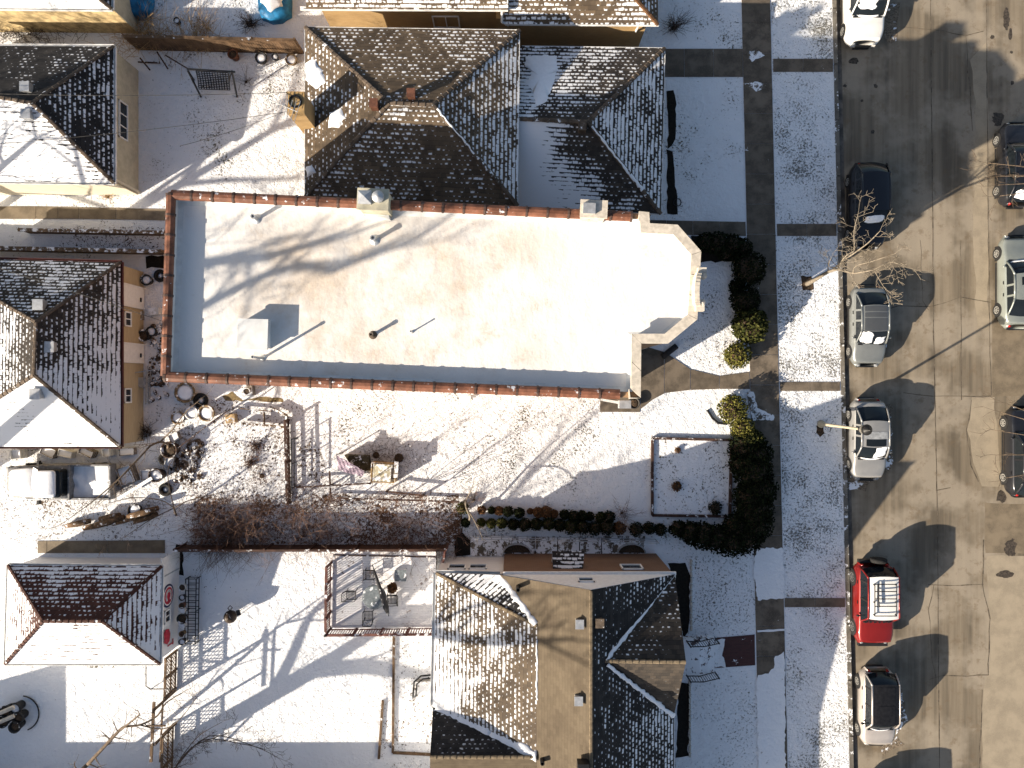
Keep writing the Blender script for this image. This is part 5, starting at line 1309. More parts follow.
shrub('juniper', 'spiky olive juniper half in sunlight beside the sidewalk', 745, 327, .95, M['olive'], 45, 1700, .8, size=.10)
shrub('evergreen_shrub', 'round yellow-green shrub at the corner of the entry path', 734, 356, .72, M['gold'], 47, 1200, .85, size=.07)
shrub('evergreen_shrub', 'yellow-green shrub at the north end of the dark yew hedge', 729, 409, .80, M['gold'], 48, 1300, .85, size=.07)
shrub('evergreen_shrub', 'smaller golden shrub tucked against the north end of the yew hedge', 739, 428, .66, M['gold'], 49, 1000, .85, size=.07)
shrub('evergreen_shrub', 'dark olive shrub joining the golden shrubs to the yew hedge', 747, 440, .68, M['olive'], 50, 1000, .9, size=.08)
shrub('evergreen_shrub', 'low dry shrub in the middle of the square snow bed', 676, 486, .28, M['rust'], 51, 200, .7, size=.06)
shrub('evergreen_shrub', 'dark low shrub in the corner of the square snow bed beside the yew hedge', 714, 507, .38, M['yew'], 52, 260, .6, size=.06)
shrub('evergreen_shrub', 'small dry tuft near the top edge of the square snow bed', 677, 450, .18, M['rust'], 53, 90, .7, size=.05)

def stems(mb, c, n, ln, r, spread, rnd, rad=.007, bias=(0, 0), sub=2, zup=1.0):
    for i in range(n):
        p = V((c[0] + rnd.gauss(0, r), c[1] + rnd.gauss(0, r), 0)); d = V((rnd.gauss(0, spread) + bias[0], rnd.gauss(0, spread) + bias[1], zup)).normalized()
        l = ln * rnd.uniform(.5, 1.2); P = [p]
        for k in range(4):
            d = (d + rvec(rnd, .16) + V((d.x, d.y, -.22)) * .22).normalized(); p = p + d * l / 4; P.append(p)
        mb.tube(P, [rad, rad * .9, rad * .75, rad * .6, rad * .4], 3, cap=False)
        for q in range(sub):
            i_ = rnd.randint(1, 3); e_ = P[i_] + (rvec(rnd, .45) + d * .6) * l * .28; mb.tube([P[i_], P[i_].lerp(e_, .5) + rvec(rnd, .03), e_], [rad * .6, rad * .5, rad * .3], 3, cap=False)
def bare_shrub(label, px, py, n, ln, r, spread, seed, mat='twig', name='bare_shrub', rad=.008, bias=(0, 0), sub=3):
    rnd = random.Random(seed); c = W(px, py); t = thing(name, label, 'shrub', tuple(c)); mb = MB(); stems(mb, c, n, ln, r, spread, rnd, rad, bias, sub); obj('stems', mb, M[mat], t)
    mb = MB(); mb.ball((c.x, c.y, .0), max(.08, r * .5), 8, .6); obj('root_crown', mb, M['soil'], t)
bare_shrub('dark bare shrub on the snowy lawn in front of the top house', 674, 28, 60, 1.0, .12, .7, 61, 'twig_dark', rad=.012)
bare_shrub('bare shrub standing between the shrub rows and the square bed', 622, 513, 36, 1.3, .12, .8, 62, 'twig')
bare_shrub('thin bare shrub standing above the lawn-side shrub row', 474, 500, 26, 1.6, .06, .5, 63, 'twig', bias=(0, .4))
bare_shrub('dark bare bush beside the blue covered boat', 251, 24, 60, .9, .1, .7, 64, 'twig_dark', rad=.012)
bare_shrub('bare twiggy shrub beside the garden swing', 246, 82, 20, .9, .1, .7, 65, 'twig_dark')
bare_shrub('dark shrub at the wall of the tan garage', 147, 432, 60, .9, .16, .6, 66, 'twig_dark', rad=.011)
bare_shrub('dry weed clump beside the cream garage', 108, 197, 30, .5, .1, .8, 67, 'straw')
rnd = random.Random(70); mb = MB()
for i in range(34):
    c = W(rnd.uniform(186, 330) if i < 22 else rnd.uniform(330, 452), rnd.uniform(503, 540) if i < 22 else rnd.uniform(522, 541)); stems(mb, c, 26, 1.9, .5, .75, rnd, .0095, (rnd.uniform(-.2, .3), rnd.uniform(-.5, .1)), 3, .75)
for i in range(9):
    c = W(rnd.uniform(160, 262), rnd.uniform(526, 548)); stems(mb, c, 20, 1.9, .45, .8, rnd, .0085, (rnd.uniform(-.2, .3), rnd.uniform(-.8, -.1)), 3, .7)
o = obj('brambles', mb, M['twig']); tag(o, 'tangled red-brown brambles along the back yard fence', 'brambles', kind='stuff')
rnd = random.Random(71); mb = MB()
for i in range(17):
    c = W(rnd.uniform(118, 215), rnd.uniform(33, 46)); stems(mb, c, 22, 1.6, .35, .7, rnd, .010, (rnd.uniform(-.1, .5), rnd.uniform(0, .6)), 2, .7)
o = obj('dry_grass', mb, M['straw']); tag(o, 'dry straw-coloured ornamental grass along the top wooden fence', 'grass', kind='stuff')
rnd = random.Random(72); mb = MB()
for i in range(12):
    c = W(rnd.uniform(-4, 70), rnd.uniform(26, 38)); stems(mb, c, 20, 1.2, .4, .6, rnd, .010, (0, .2), 3, .9)
o = obj('dead_vines', mb, M['twig_dark']); tag(o, 'dead vines climbing the stained wall at the top left', 'vines', kind='stuff')
rnd = random.Random(73); mb = MB()
def litter(x0, x1, y0, y1, n, s=.05):
    for i in range(n):
        p = W(rnd.uniform(x0, x1), rnd.uniform(y0, y1)) + V((0, 0, .03)); u = rvec(rnd, 1).normalized() * s * rnd.uniform(.4, 1.3); v = rvec(rnd, 1).normalized() * s * rnd.uniform(.4, 1.0); u.z *= .3; v.z *= .3
        mb.add([p - u, p - v, p + u, p + v], [(0, 1, 2, 3)])
litter(300, 470, 400, 495, 900, .045); litter(176, 292, 400, 500, 900, .06); litter(190, 455, 492, 543, 900, .06); litter(60, 165, 227, 250, 350, .055); litter(0, 175, 500, 540, 400, .045); litter(690, 755, 560, 630, 90, .05); litter(380, 433, 640, 768, 500, .045); litter(715, 735, 340, 375, 130, .05); litter(145, 300, 60, 190, 260, .035); litter(650, 735, 436, 516, 200, .05); litter(190, 260, 545, 600, 60, .04)
o = obj('fallen_leaves', mb, simple('dead_leaf_litter', (.06, .034, .022), .9, var=.5)); tag(o, 'dead leaves and twigs scattered over the snow', 'leaves', kind='stuff')
# ------------------------------------------------------------------ fences
def board_fence(name, label, a, b, h, mat, post=2.2, th=.05, board=.14, cap=None, rail=True):
    A, B = W(*a), W(*b); t = thing(name, label, 'fence', tuple(A)); d = (B - A).normalized(); n = V((-d.y, d.x, 0)); ln = (B - A).length; r = random.Random(int(a[0] * 7 + a[1]))
    mb = MB(); k = int(ln / board)
    for i in range(k):
        p = A + d * (ln * (i + .5) / k); hh = h + r.uniform(-.02, .02); mb.box((p.x, p.y, hh / 2), (board * .93, th * .5, hh), math.atan2(d.y, d.x))
    obj('board_panel', mb, mat, t)
    if cap:
        mb = MB(); mb.bar(A + V((0, 0, h + .03)), B + V((0, 0, h + .03)), cap, .05); obj('cap_rail', mb, mat, t)
    m = max(1, round(ln / post))
    for i in range(m + 1):
        p = A.lerp(B, i / m); mb = MB(); mb.box((p.x + n.x * .06, p.y + n.y * .06, (h + .08) / 2), (.1, .1, h + .08)); obj('post', mb, mat, t)
    return t
board_fence('wooden_fence', 'snow-dusted brown wooden fence behind the garden swing', (138, 50), (303, 54), 1.5, M['wood'], cap=.16)
board_fence('wooden_fence', 'dark red-brown wooden fence between the bramble thicket and the deck', (186, 545), (447, 544.5), 1.3, M['wood_dark'], cap=.12)
board_fence('wooden_fence', 'short dark wooden fence return at the corner of the white rear wall', (447, 544), (445, 562), 1.3, M['deck_red'], cap=.1)
board_fence('wooden_fence', 'low weathered wooden fence along the garage side path', (30, 233.5), (172, 236), .9, M['wood_snow'], cap=.18)
board_fence('wooden_fence', 'long low board fence beside the tan garage roof edge', (-40, 250.5), (170, 255), 1.0, M['wood_snow'], cap=.2)
def lattice(name, label, a, b, h, mat, pitch=.14, w=.035):
    A, B = W(*a), W(*b); t = thing(name, label, 'fence', tuple(A)); d = (B - A).normalized(); ln = (B - A).length; up = V((0, 0, 1)); mb = MB(); n = V((-d.y, d.x, 0))
    x = -h
    while x < ln:
        for s in (1, -1):
            x0, x1 = x, x + h
            z0, z1 = (.12, h) if s > 0 else (h, .12)
            p, q = max(0, x0), min(ln, x1)
            if q > p:
                f = lambda v: z0 + (z1 - z0) * (v - x0) / h
                mb.bar(A + d * p + up * f(p) + n * .012 * s, A + d * q + up * f(q) + n * .012 * s, w, .012, up=n)
        x += pitch * 1.42
    obj('lattice_panel', mb, mat, t)
    mb = MB(); mb.bar(A + up * h, B + up * h, .12, .05); mb.bar(A + up * (h * .5), B + up * (h * .5), .05, .09); mb.bar(A + up * .1, B + up * .1, .05, .12); obj('rail', mb, mat, t)
    for i in range(3):
        p = A.lerp(B, i / 2); mb = MB(); mb.box((p.x, p.y, h / 2 + .04), (.1, .1, h + .08)); obj('post', mb, mat, t)
    return t
lattice('lattice_fence', 'brown lattice fence running from the white garage corner to the arbor', (177, 650), (176, 688), 1.25, M['wood'])
lattice('lattice_fence', 'brown lattice fence running off the bottom edge below the arbor', (174, 724), (172, 790), 1.25, M['wood'])
t = thing('garden_arbor', 'slender wooden arbor in the gap of the lattice fence', 'arbor', tuple(W(176, 706)))
for y in (690, 723):
    p = W(176, y); mb = MB(); mb.box((p.x, p.y, 1.15), (.10, .10, 2.3)); obj('post', mb, M['wood'], t)
mb = MB(); A, B = W(154, 702, 2.3), W(151, 762, 2.3)
mb.bar(A, B, .14, .07); mb.bar(A + V((.45, 0, 0)), B + V((.45, 0, 0)), .07, .07); mb.bar((A + B) / 2 + V((-.3, .35, .06)), (A + B) / 2 + V((.7, .35, .06)), .06); obj('beam', mb, M['wood'], t)
t = thing('pipe_gate', 'bent dark pipe frame standing by the white garage corner', 'gate', tuple(W(150, 680)))
mb = MB(); mb.tube([W(146, 664, .9), W(146, 686, .9), W(150, 689, .9), W(176, 689, .9)], .03, 6); mb.tube([W(150, 689, .9), W(151, 689, 0)], .03, 6); obj('frame', mb, M['black_metal'], t)
# chain-link fence north of the brick wall
t = thing('chain_fence', 'thin metal rail fence between the shrub rows and the brick wall', 'fence', tuple(W(475, 535)))
mb = MB(); A, B = W(476, 535), W(655, 539)
for z in (1.0, .55, .1): mb.tube([A + V((0, 0, z)), B + V((0, 0, z))], .02, 5)
obj('rail', mb, M['galv'], t)
for i in range(8):
    p = A.lerp(B, i / 7); mb = MB(); mb.tube([p, p + V((0, 0, 1.05))], .03, 6); obj('post', mb, M['galv'], t)
# garden plot border: dark trellis fence and timber edging
t = lattice('trellis_fence', 'weathered open trellis fence closing the cluttered garden plot', (289, 420), (291, 502), .7, M['wood_dark'], .16, .02)
t = thing('iron_fence', 'thin dark iron fence just east of the cluttered garden plot', 'fence', tuple(W(297, 430)))
mb = MB()
for y in (438, 462, 486): p = W(296.5, y); mb.bar(p, p + V((0, 0, .9)), .05)
mb.bar(W(296.5, 438, 0) + V((0, 0, .85)), W(296.5, 488, 0) + V((0, 0, .85)), .05); mb.bar(W(296.5, 438, 0) + V((0, 0, .4)), W(296.5, 488, 0) + V((0, 0, .4)), .04); obj('frame', mb, M['black_metal'], t)
t = thing('timber_rail', 'low dark timber rail fence edging the bramble thicket', 'fence', tuple(W(300, 489)))
mb = MB()
for a, b_ in (((300, 486), (372, 482)), ((388, 490), (424, 494)), ((332, 470), (333, 496))): mb.bar(W(*a) + V((0, 0, .5)), W(*b_) + V((0, 0, .5)), .08, .08)
for p in ((300, 486), (333, 484), (372, 482), (388, 490), (424, 494)): q = W(*p); mb.bar(q, q + V((0, 0, .6)), .08)
mb.bar(W(332, 497) + V((0, 0, .25)), W(460, 501) + V((0, 0, .25)), .08); obj('rail', mb, M['wood_dark'], t)
# square bed edging
t = thing('garden_bed', 'square garden bed edged with dark timbers on the front lawn', 'garden bed', tuple(W(690, 477)))
cs = [(652, 438), (731, 440), (729, 516), (652, 515)]
for a, b_ in zip(cs, cs[1:] + cs[:1]):
    mb = MB(); mb.bar(W(*a) + V((0, 0, .09)), W(*b_) + V((0, 0, .09)), .13, .18); obj('edging', mb, M['wood_dark'], t)
t = thing('lawn_edging', 'low stone edging strip along the front wall of the gabled house', 'edging', tuple(W(692, 600)))
mb = MB()
for i, y in enumerate(list(range(562, 632, 6)) + list(range(682, 756, 6))): p = W(691 if y < 640 else 689.5, y); mb.box((p.x, p.y, .05), (.1, .26, .12), .1 * math.sin(i))
obj('stone_row', mb, M['limestone'], t)
t = thing('timber_walk', 'timber edging frame of the leafy bed west of the gabled house', 'edging', tuple(W(400, 690)))
for a, b_ in (((394, 633), (393, 752)), ((393, 752), (432, 754)), ((383, 700), (379, 758))):
    mb = MB(); mb.bar(W(*a) + V((0, 0, .06)), W(*b_) + V((0, 0, .06)), .12, .12); obj('timber', mb, M['wood'], t)

# ------------------------------------------------------------------ deck with railing and furniture
dz = .45
t = thing('wooden_deck', 'snow-dusted wooden deck with red-brown railing beside the gabled house', 'deck', tuple(W(385, 590)))
mb = MB(); pts = [W(333, 547, dz), W(436, 547, dz), W(436, 628, dz), W(331, 628, dz)]; k = 34
for i in range(k):
    a, b_, c_, d_ = pts[0].lerp(pts[3], i / k), pts[1].lerp(pts[2], i / k), pts[1].lerp(pts[2], (i + .93) / k), pts[0].lerp(pts[3], (i + .93) / k)
    mb.prism([a[:2], b_[:2], c_[:2], d_[:2]], dz - .05, dz)
obj('floor_boards', mb, snowy('snow_on_deck', cover=.93, scale=5, patch=.5, patch_amt=.2, dark=(.26, .22, .20), tint=(.82, .81, .82)), t)
mb = MB(); mb.prism([p[:2] for p in pts], 0, dz - .07); obj('skirt', mb, M['wood_dark'], t)
for a, b_ in (((331, 563), (330, 629)), ((330, 629), (436, 628))):
    A, B = W(*a, dz), W(*b_, dz); mb = MB(); d = B - A; n = int(d.length / .13); hh = .95
    mb.bar(A + V((0, 0, hh)), B + V((0, 0, hh)), .14, .04)
    mb.bar(A + V((0, 0, hh - .1)), B + V((0, 0, hh - .1)), .05, .08); mb.bar(A + V((0, 0, .1)), B + V((0, 0, .1)), .05, .08)
    for i in range(n): p = A.lerp(B, (i + .5) / n); mb.bar(p + V((0, 0, .08)), p + V((0, 0, hh - .06)), .04)
    for i in range(5): p = A.lerp(B, i / 4); mb.bar(p - V((0, 0, dz)), p + V((0, 0, hh + .1)), .1)
    obj('railing', mb, M['deck_red'], t)
mb = MB(); A, B = W(334, 555, dz), W(436, 557, dz)
mb.bar(A + V((0, 0, .02)), B + V((0, 0, .02)), .06, .04); obj('board_joint', mb, M['wood_dark'], t)
glassy = simple('frosted_table_glass', (.15, .17, .18), .2, snow=.12)
t = thing('patio_table', 'round glass patio table with folded umbrella lying across it on the deck', 'table', tuple(W(377, 593, dz)))
c = W(377, 593, dz)
mb = MB(); mb.lathe([(.0, .70), (.62, .70), (.64, .72), (.62, .74), (.0, .74)], c, 24); obj('tabletop', mb, glassy, t)
for k in range(4):
    a = k * math.pi / 2 + .6; mb = MB(); mb.tube([c + V((.5 * math.cos(a), .5 * math.sin(a), 0)), c + V((.35 * math.cos(a), .35 * math.sin(a), .35)), c + V((.5 * math.cos(a), .5 * math.sin(a), .7))], .022, 6); obj('leg', mb, M['black_metal'], t)
t = thing('folded_umbrella', 'dark folded patio umbrella lying on the round glass table', 'umbrella', tuple(c + V((0, 0, .8))))
A, B = W(374, 570, dz + .85), W(388, 614, dz + .85); r = random.Random(4)
mb = MB(); mb.tube([A, A.lerp(B, .3), A.lerp(B, .6), B.lerp(A, .15), B], [.05, .09, .13, .16, .07], 9); obj('canopy', mb, simple('dark_grey_canvas', (.04, .04, .042), .9, snow=.1), t, True)
mb = MB(); mb.tube([A - (B - A) * .12, B + (B - A) * .05], .025, 6); obj('pole', mb, M['black_metal'], t)
def patio_chair(label, px, py, rz, mat, seed):
    t = thing('patio_chair', label, 'chair', tuple(W(px, py, dz)), 'black wire chairs round the deck table', world=False); t.rotation_euler = (0, 0, rz)
    mb = MB(); mb.tube([(-.24, -.24, .43), (.24, -.24, .43), (.24, .24, .43), (-.24, .24, .43), (-.24, -.24, .43)], .02, 5)
    for k in range(7): mb.bar((-.22 + .073 * k, -.24, .43), (-.22 + .073 * k, .24, .43), .022, .012); mb.bar((-.24, -.22 + .073 * k, .435), (.24, -.22 + .073 * k, .435), .022, .012)
    obj('seat', mb, M['black_metal'], t)
    mb = MB(); mb.tube([(-.25, -.26, .43), (-.25, -.36, .75), (-.2, -.40, .92), (.2, -.40, .92), (.25, -.36, .75), (.25, -.26, .43)], .022, 5)
    for k in range(6): mb.bar((-.2 + .08 * k, -.27, .45), (-.2 + .08 * k, -.40, .9), .018)
    obj('backrest', mb, M['black_metal'], t)
    for x in (-.23, .23):
        for y in (-.23, .23): mb = MB(); mb.bar((x, y, .43), (x * 1.1, y * 1.1, 0), .03); obj('leg', mb, M['black_metal'], t)
        mb = MB(); mb.tube([(x * 1.1, -.34, .66), (x * 1.2, 0, .66), (x * 1.15, .22, .64), (x, .22, .43)], .02, 5); obj('armrest', mb, M['black_metal'], t)
patio_chair('black wire patio chair on the railing side of the deck table', 353, 593, math.pi * .5 + math.pi, None, 1)
patio_chair('black wire patio chair on the fence side of the deck table', 371, 573, math.pi, None, 2)
patio_chair('black wire patio chair nearest the lower railing at the deck table', 370, 613, 0, None, 3)
patio_chair('black wire patio chair under the brown cushion on the house side of the deck table', 393, 597, math.pi * .5, None, 4)
t = thing('round_planter', 'brown wicker planter with dry foliage standing on the deck chair', 'planter', tuple(W(394, 588, dz)))
c = W(394, 588, dz); mb = MB(); mb.lathe([(.15, .0), (.22, .3), (.26, .5), (.22, .5), (.2, .44), (.0, .44)], c + V((0, .15, 0)), 14); obj('pot', mb, M['wood'], t)
mb = MB(); rr = random.Random(6); leafball(mb, tuple(c + V((0, .15, .6))), .28, 220, rr, .06, .6); obj('foliage', mb, M['rust'], t)
t = thing('side_table', 'small square snowy glass side table on the sunny half of the deck', 'table', tuple(W(402, 573, dz))); c = W(402, 573, dz)
mb = MB(); mb.box((c.x, c.y, dz + .5), (.6, .6, .03)); obj('tabletop', mb, glassy, t)
for x in (-.26, .26):
    for y in (-.26, .26): mb = MB(); mb.bar((c.x + x, c.y + y, dz), (c.x + x, c.y + y, dz + .49), .03); obj('leg', mb, M['galv'], t)

# ------------------------------------------------------------------ garden swing, pots and other yard things
t = thing('garden_swing', 'dark iron garden swing with grid seat hanging in a leaning frame', 'swing', tuple(W(214, 82)))
for x0, x1 in ((191, 190), (231, 233)):
    mb = MB(); top = W(x0 - (3 if x0 < 200 else -1), 71, 1.9); mb.bar(top, W(201 if x0 < 200 else 237, 97), .07); mb.bar(top, W(194 if x0 < 200 else 229, 80), .07); obj('leg', mb, M['black_metal'], t)
mb = MB(); mb.bar(W(187, 69, 1.95), W(235, 72, 1.95), .08); obj('top_bar', mb, M['black_metal'], t)
mb = MB(); A, B, C_, D = W(198, 80, .5), W(229, 82, .5), W(230, 90, .45), W(199, 89, .45)
for k in range(13): mb.bar(A.lerp(B, k / 12), D.lerp(C_, k / 12), .045, .02)
for k in range(6): mb.bar(A.lerp(D, k / 5), B.lerp(C_, k / 5), .04, .02)
obj('seat', mb, M['black_metal'], t)
mb = MB(); E, F_ = W(196, 71, 1.05), W(228, 73, 1.05)
for k in range(13): mb.bar(A.lerp(B, k / 12), E.lerp(F_, k / 12), .045, .02)
for k in range(6): mb.bar(A.lerp(E, k / 5), B.lerp(F_, k / 5), .04, .02)
obj('backrest', mb, M['black_metal'], t)
for p, q in ((A, W(197, 70, 1.9)), (B, W(229, 72, 1.9)), (C_, W(229, 73, 1.9)), (D, W(197, 71, 1.9))): mb = MB(); mb.tube([p, q], .014, 4); obj('chain', mb, M['black_metal'], t)
for i, (a, b_, lab) in enumerate((((138, 62), (160, 63), 'dark horizontal pole lying on the snow beside the cream garage'), ((140, 58), (150, 70), 'short dark pole leaning at the cream garage corner'), ((157, 52), (168, 69), 'long dark pole leaning from the wooden fence'), ((165, 55), (190, 70), 'dark pole leaning between the wooden fence and the swing'))):
    mb = MB(); mb.bar(W(*a, 1.0 if i else .1), W(*b_, .1), .06); tag(obj('garden_pole', mb, M['wood_dark']), lab, 'pole')
POT = simple('clay_pot', (.14, .062, .036), .85, var=.4, scale=6, snow=.1); PLAST = simple('dark_plastic_pot', (.02, .02, .02), .7, snow=.12); WHITEPOT = simple('white_bucket_plastic', (.6, .6, .58), .5, var=.1, snow=.3); BROWNP = simple('brown_tub', (.17, .115, .06), .85, var=.5, snow=.25)
def pot(label, px, py, r, h, mat, fill='soil', name='flower_pot', z=0, cat='pot'):
    c = W(px, py, z); t = thing(name, label, cat, tuple(c))
    mb = MB(); mb.lathe([(r * .72, 0), (r * .95, h * .85), (r * 1.08, h * .86), (r * 1.08, h), (r * .9, h), (r * .86, h * .8)], c, 16); obj('pot', mb, mat, t, True)
    mb = MB(); mb.lathe([(r * .9, h * .78), (r * .6, h * .86), (0, h * .9)], c, 14); obj('fill', mb, M['snow_pile'] if fill == 'snow' else (M['soil'] if fill == 'soil' else M[fill]), t, True)
    return t
pot('dark red-brown pot with dead plant under the fence by the swing', 236, 58, .26, .5, POT); pot('dark round tub filled with snow under the wooden fence', 263, 60.5, .30, .35, PLAST, 'snow'); pot('small dark pot under the wooden fence', 276.5, 59, .17, .3, PLAST, 'snow'); pot('round brown basket planter at the bungalow corner of the fence', 293, 62, .30, .35, BROWNP, 'snow')
# blue boats / covered things beyond the fence
BLUE = simple('blue_tarpaulin', (.015, .15, .32), .5, var=.4, scale=2.5, snow=0)
def covered(label, px, py, L_, Wd, h, rz, snowtop, name='covered_boat'):
    c = W(px, py); t = thing(name, label, 'boat', tuple(c), world=False); t.rotation_euler = (0, 0, rz); mb = MB(); vs = []; n, m = 18, 10; r = random.Random(int(px))
    for j in range(m + 1):
        v = j / m
        for i in range(n):
            a = 2 * math.pi * i / n; q = (1 - v ** 3 * .75) * (1 + .05 * math.sin(a * 7 + v * 3)); vs.append((q * L_ / 2 * math.copysign(abs(math.cos(a)) ** .7, math.cos(a)), q * Wd / 2 * math.copysign(abs(math.sin(a)) ** .7, math.sin(a)), h * (v ** .6) + r.uniform(-.02, .02)))
    mb.add(vs, [(j * n + i, j * n + (i + 1) % n, (j + 1) * n + (i + 1) % n, (j + 1) * n + i) for j in range(m) for i in range(n)] + [tuple(m * n + i for i in range(n))]); obj('tarpaulin', mb, BLUE, t, True)
    if snowtop:
        mb = MB(); mb.lathe([(.98, h - .16), (.86, h - .02), (.5, h + .06), (0, h + .08)], (0, 0, 0), 18, sx=L_ / 2 * .72, sy=Wd / 2 * .72); mb.v = [(x + .07 * math.sin(y * 9), y + .07 * math.sin(x * 8), z) for x, y, z in mb.v]; obj('snow_cover', mb, M['snow_pile'], t, True)
covered('blue tarpaulin cover beside the stained garage wall at the top left', 141, 6, 1.5, 1.6, .9, 0, False, 'covered_heap'); covered('blue covered boat heaped with snow at the top edge', 276, 4, 1.8, 2.2, .8, .1, True)
pot('small dark bucket in the dry grass along the top fence', 179, 23, .16, .3, PLAST, 'snow', 'bucket', cat='bucket')
# kettle grill
c = W(236, 612); t = thing('kettle_grill', 'round dark kettle grill with side handle standing alone on the snow', 'grill', tuple(c))
mb = MB(); mb.lathe([(.08, .45), (.26, .52), (.33, .7), (.34, .78), (.30, .92), (.17, 1.02), (.04, 1.06), (.04, 1.1), (0, 1.1)], c, 20); obj('kettle', mb, simple('rusty_black_enamel', (.035, .022, .014), .45, var=.6, scale=5, snow=.05), t, True)
for k in range(3): a = 2.1 * k + .4; mb = MB(); mb.bar(c + V((.15 * math.cos(a), .15 * math.sin(a), .55)), c + V((.34 * math.cos(a), .34 * math.sin(a), 0)), .03); obj('leg', mb, M['galv'], t)
mb = MB(); h0 = c + V((.0, .32, .8)); mb.tube([h0, h0 + V((-.12, .14, 0)), h0 + V((0, .28, 0)), h0 + V((.12, .16, 0)), h0], .025, 5); mb.box(c + V((.42, .2, .75)), (.22, .3, .03), .3); obj('handle', mb, M['black_metal'], t)
# rack with pots along the white garage wall
t = thing('plant_rack', 'long black metal rack loaded with pots along the white garage wall', 'rack', tuple(W(187, 612)))
mb = MB(); A, B = W(191, 579, .55), W(190, 644, .55)
for z in (.55, .2):
    mb.bar(V((A.x - .28, A.y, z)), V((B.x - .28, B.y, z)), .04); mb.bar(V((A.x + .28, A.y, z)), V((B.x + .28, B.y, z)), .04)
    for k in range(12): p = A.lerp(B, k / 11); mb.bar((p.x - .28, p.y, z), (p.x + .28, p.y, z), .03)
for p in (A, A.lerp(B, .5), B):
    for s in (-.28, .28): mb.bar((p.x + s, p.y, 0), (p.x + s, p.y, .6), .04)
obj('frame', mb, M['black_metal'], t)
mats = [WHITEPOT, PLAST, POT, WHITEPOT, PLAST, WHITEPOT, BROWNP, PLAST]
for i, (y, r_, lb) in enumerate(((586, .2, 'dark square-rimmed pot at the door end of the black rack'), (596, .15, 'small grey pot next to the door-end pot of the black rack'), (604, .15, 'third small pot from the door end of the black rack'), (609, .17, 'pale pot just above the large round black pot on the rack'), (617, .26, 'large round black pot with white lid in the middle of the rack'), (624, .16, 'pale pot just below the large round black pot on the rack'), (632, .15, 'brown pot near the lattice end of the black rack'), (640, .17, 'dark pot at the lattice end of the black rack'))):
    pot(lb, 184.5, y, r_, .32, mats[i], 'snow' if i % 2 else 'soil', z=.58)
# cluster of tall black stove pipes / planters at the lower left
t0 = W(10, 712)
for i, (x, y, lab) in enumerate(((22, 704, 'black tub with snowy rim, uppermost of the lower left cluster'), (25, 713, 'black tub in the middle of the lower left cluster'), (22, 722, 'black tub, lowermost of the lower left cluster'), (12, 707, 'black tub half hidden at the upper left of the lower left cluster'), (10, 717, 'black tub half hidden at the lower left of the lower left cluster'))):
    pot(lab, x, y, .30, .62, PLAST, 'snow' if i == 0 else 'soil', 'plastic_tub', cat='tub')
for i, (y, lab) in enumerate(((710, 'upper pale log end poking from the black tubs'), (719, 'lower pale log end poking from the black tubs'))):
    mb = MB(); mb.tube([W(14, y - 3, .75), W(0, y + 3, .95)], .11, 9); tag(obj('log', mb, M['limestone']), lab, 'log')
mb = MB(); c = W(22, 713)
for k in range(14):
    a = -1.2 + k * .19; mb.tube([c + V((.95 * math.cos(a), .95 * math.sin(a), .05)), c + V((.95 * math.cos(a + .19), .95 * math.sin(a + .19), .05))], .035, 5)
tag(obj('hose', mb, M['black_metal']), 'curved black garden hose round the lower left tubs', 'hose')
# basement entry hood at the west wall of the gabled house
t = thing('cellar_hatch', 'snowy cellar hatch with black arched rail at the west wall', 'hatch', tuple(W(425, 687)))
mb = MB(); mb.prism([tuple(W(x, y)[:2]) for x, y in ((417, 679), (436, 678), (436, 699), (417, 699))], 0, .4); obj('hatch_box', mb, simple('snowy_concrete', (.3, .28, .25), .8, snow=.6), t)
mb = MB(); mb.tube([W(413, 698, .0), W(413, 696, .8), W(414, 682, .8), W(421, 676, .8), W(432, 675, .8)], .05, 7); mb.tube([W(416, 697, .0), W(416, 695, .7), W(417, 684, .7), W(423, 679, .7), W(432, 678, .7)], .04, 6); obj('rail', mb, M['black_metal'], t)

# ------------------------------------------------------------------ clutter in the middle-left yard
r = random.Random(91)
sx_, sy_ = 150 / 960, 120 / 768
def K(x, y): return (150 + x * sx_, 380 + y * sy_)
pot('big brown round tub half filled with snow by the flat-roof corner', *K(245, 80), .52, .45, BROWNP, 'snow', 'round_tub', cat='tub'); pot('white round bucket with pale lid among the brown tubs', *K(286, 210), .34, .4, WHITEPOT, 'snow', 'bucket', cat='bucket')
pot('brown round tub right of the white bucket', *K(380, 210), .42, .4, BROWNP, 'snow', 'round_tub', cat='tub'); pot('brown tub filled with snow left of the white bucket', *K(195, 240), .34, .35, BROWNP, 'snow', 'round_tub', cat='tub')
def tyre(label, px, py, R, z=0, tilt=0):
    c = W(px, py, z); t = thing('old_tyre', label, 'tyre', tuple(c)); mb = MB(); mb.lathe([(R * .55, .02), (R * .9, 0), (R, .06), (R, .14), (R * .9, .2), (R * .58, .18), (R * .5, .12), (R * .55, .02)], c, 20); obj('tread', mb, TYRE, t, True); mb = MB(); mb.lathe([(R * .5, .05), (0, .1)], c, 14); obj('snow_fill', mb, M['snow_pile'], t, True)
tyre('black ring-shaped tyre leaning among the brown tubs', *K(330, 130), .4); tyre('dark tyre at the edge of the snowy junk row', *K(100, 505), .34); tyre('dark tyre lying lowest in the junk row', *K(105, 700), .36); 
tyre('black tyre tucked under the tan garage wall clutter', 161, 276, .34)
pot('dark brown barrel in the junk row beside the garden plot', *K(160, 440), .42, .7, simple('dark_rust', (.05, .028, .018), .8, snow=.15), 'soil', 'barrel', cat='barrel'); pot('dark rusty barrel in the lower half of the junk row', *K(75, 600), .36, .7, simple('dark_rust_drum', (.04, .024, .016), .8, snow=.2), 'snow', 'barrel', cat='barrel')
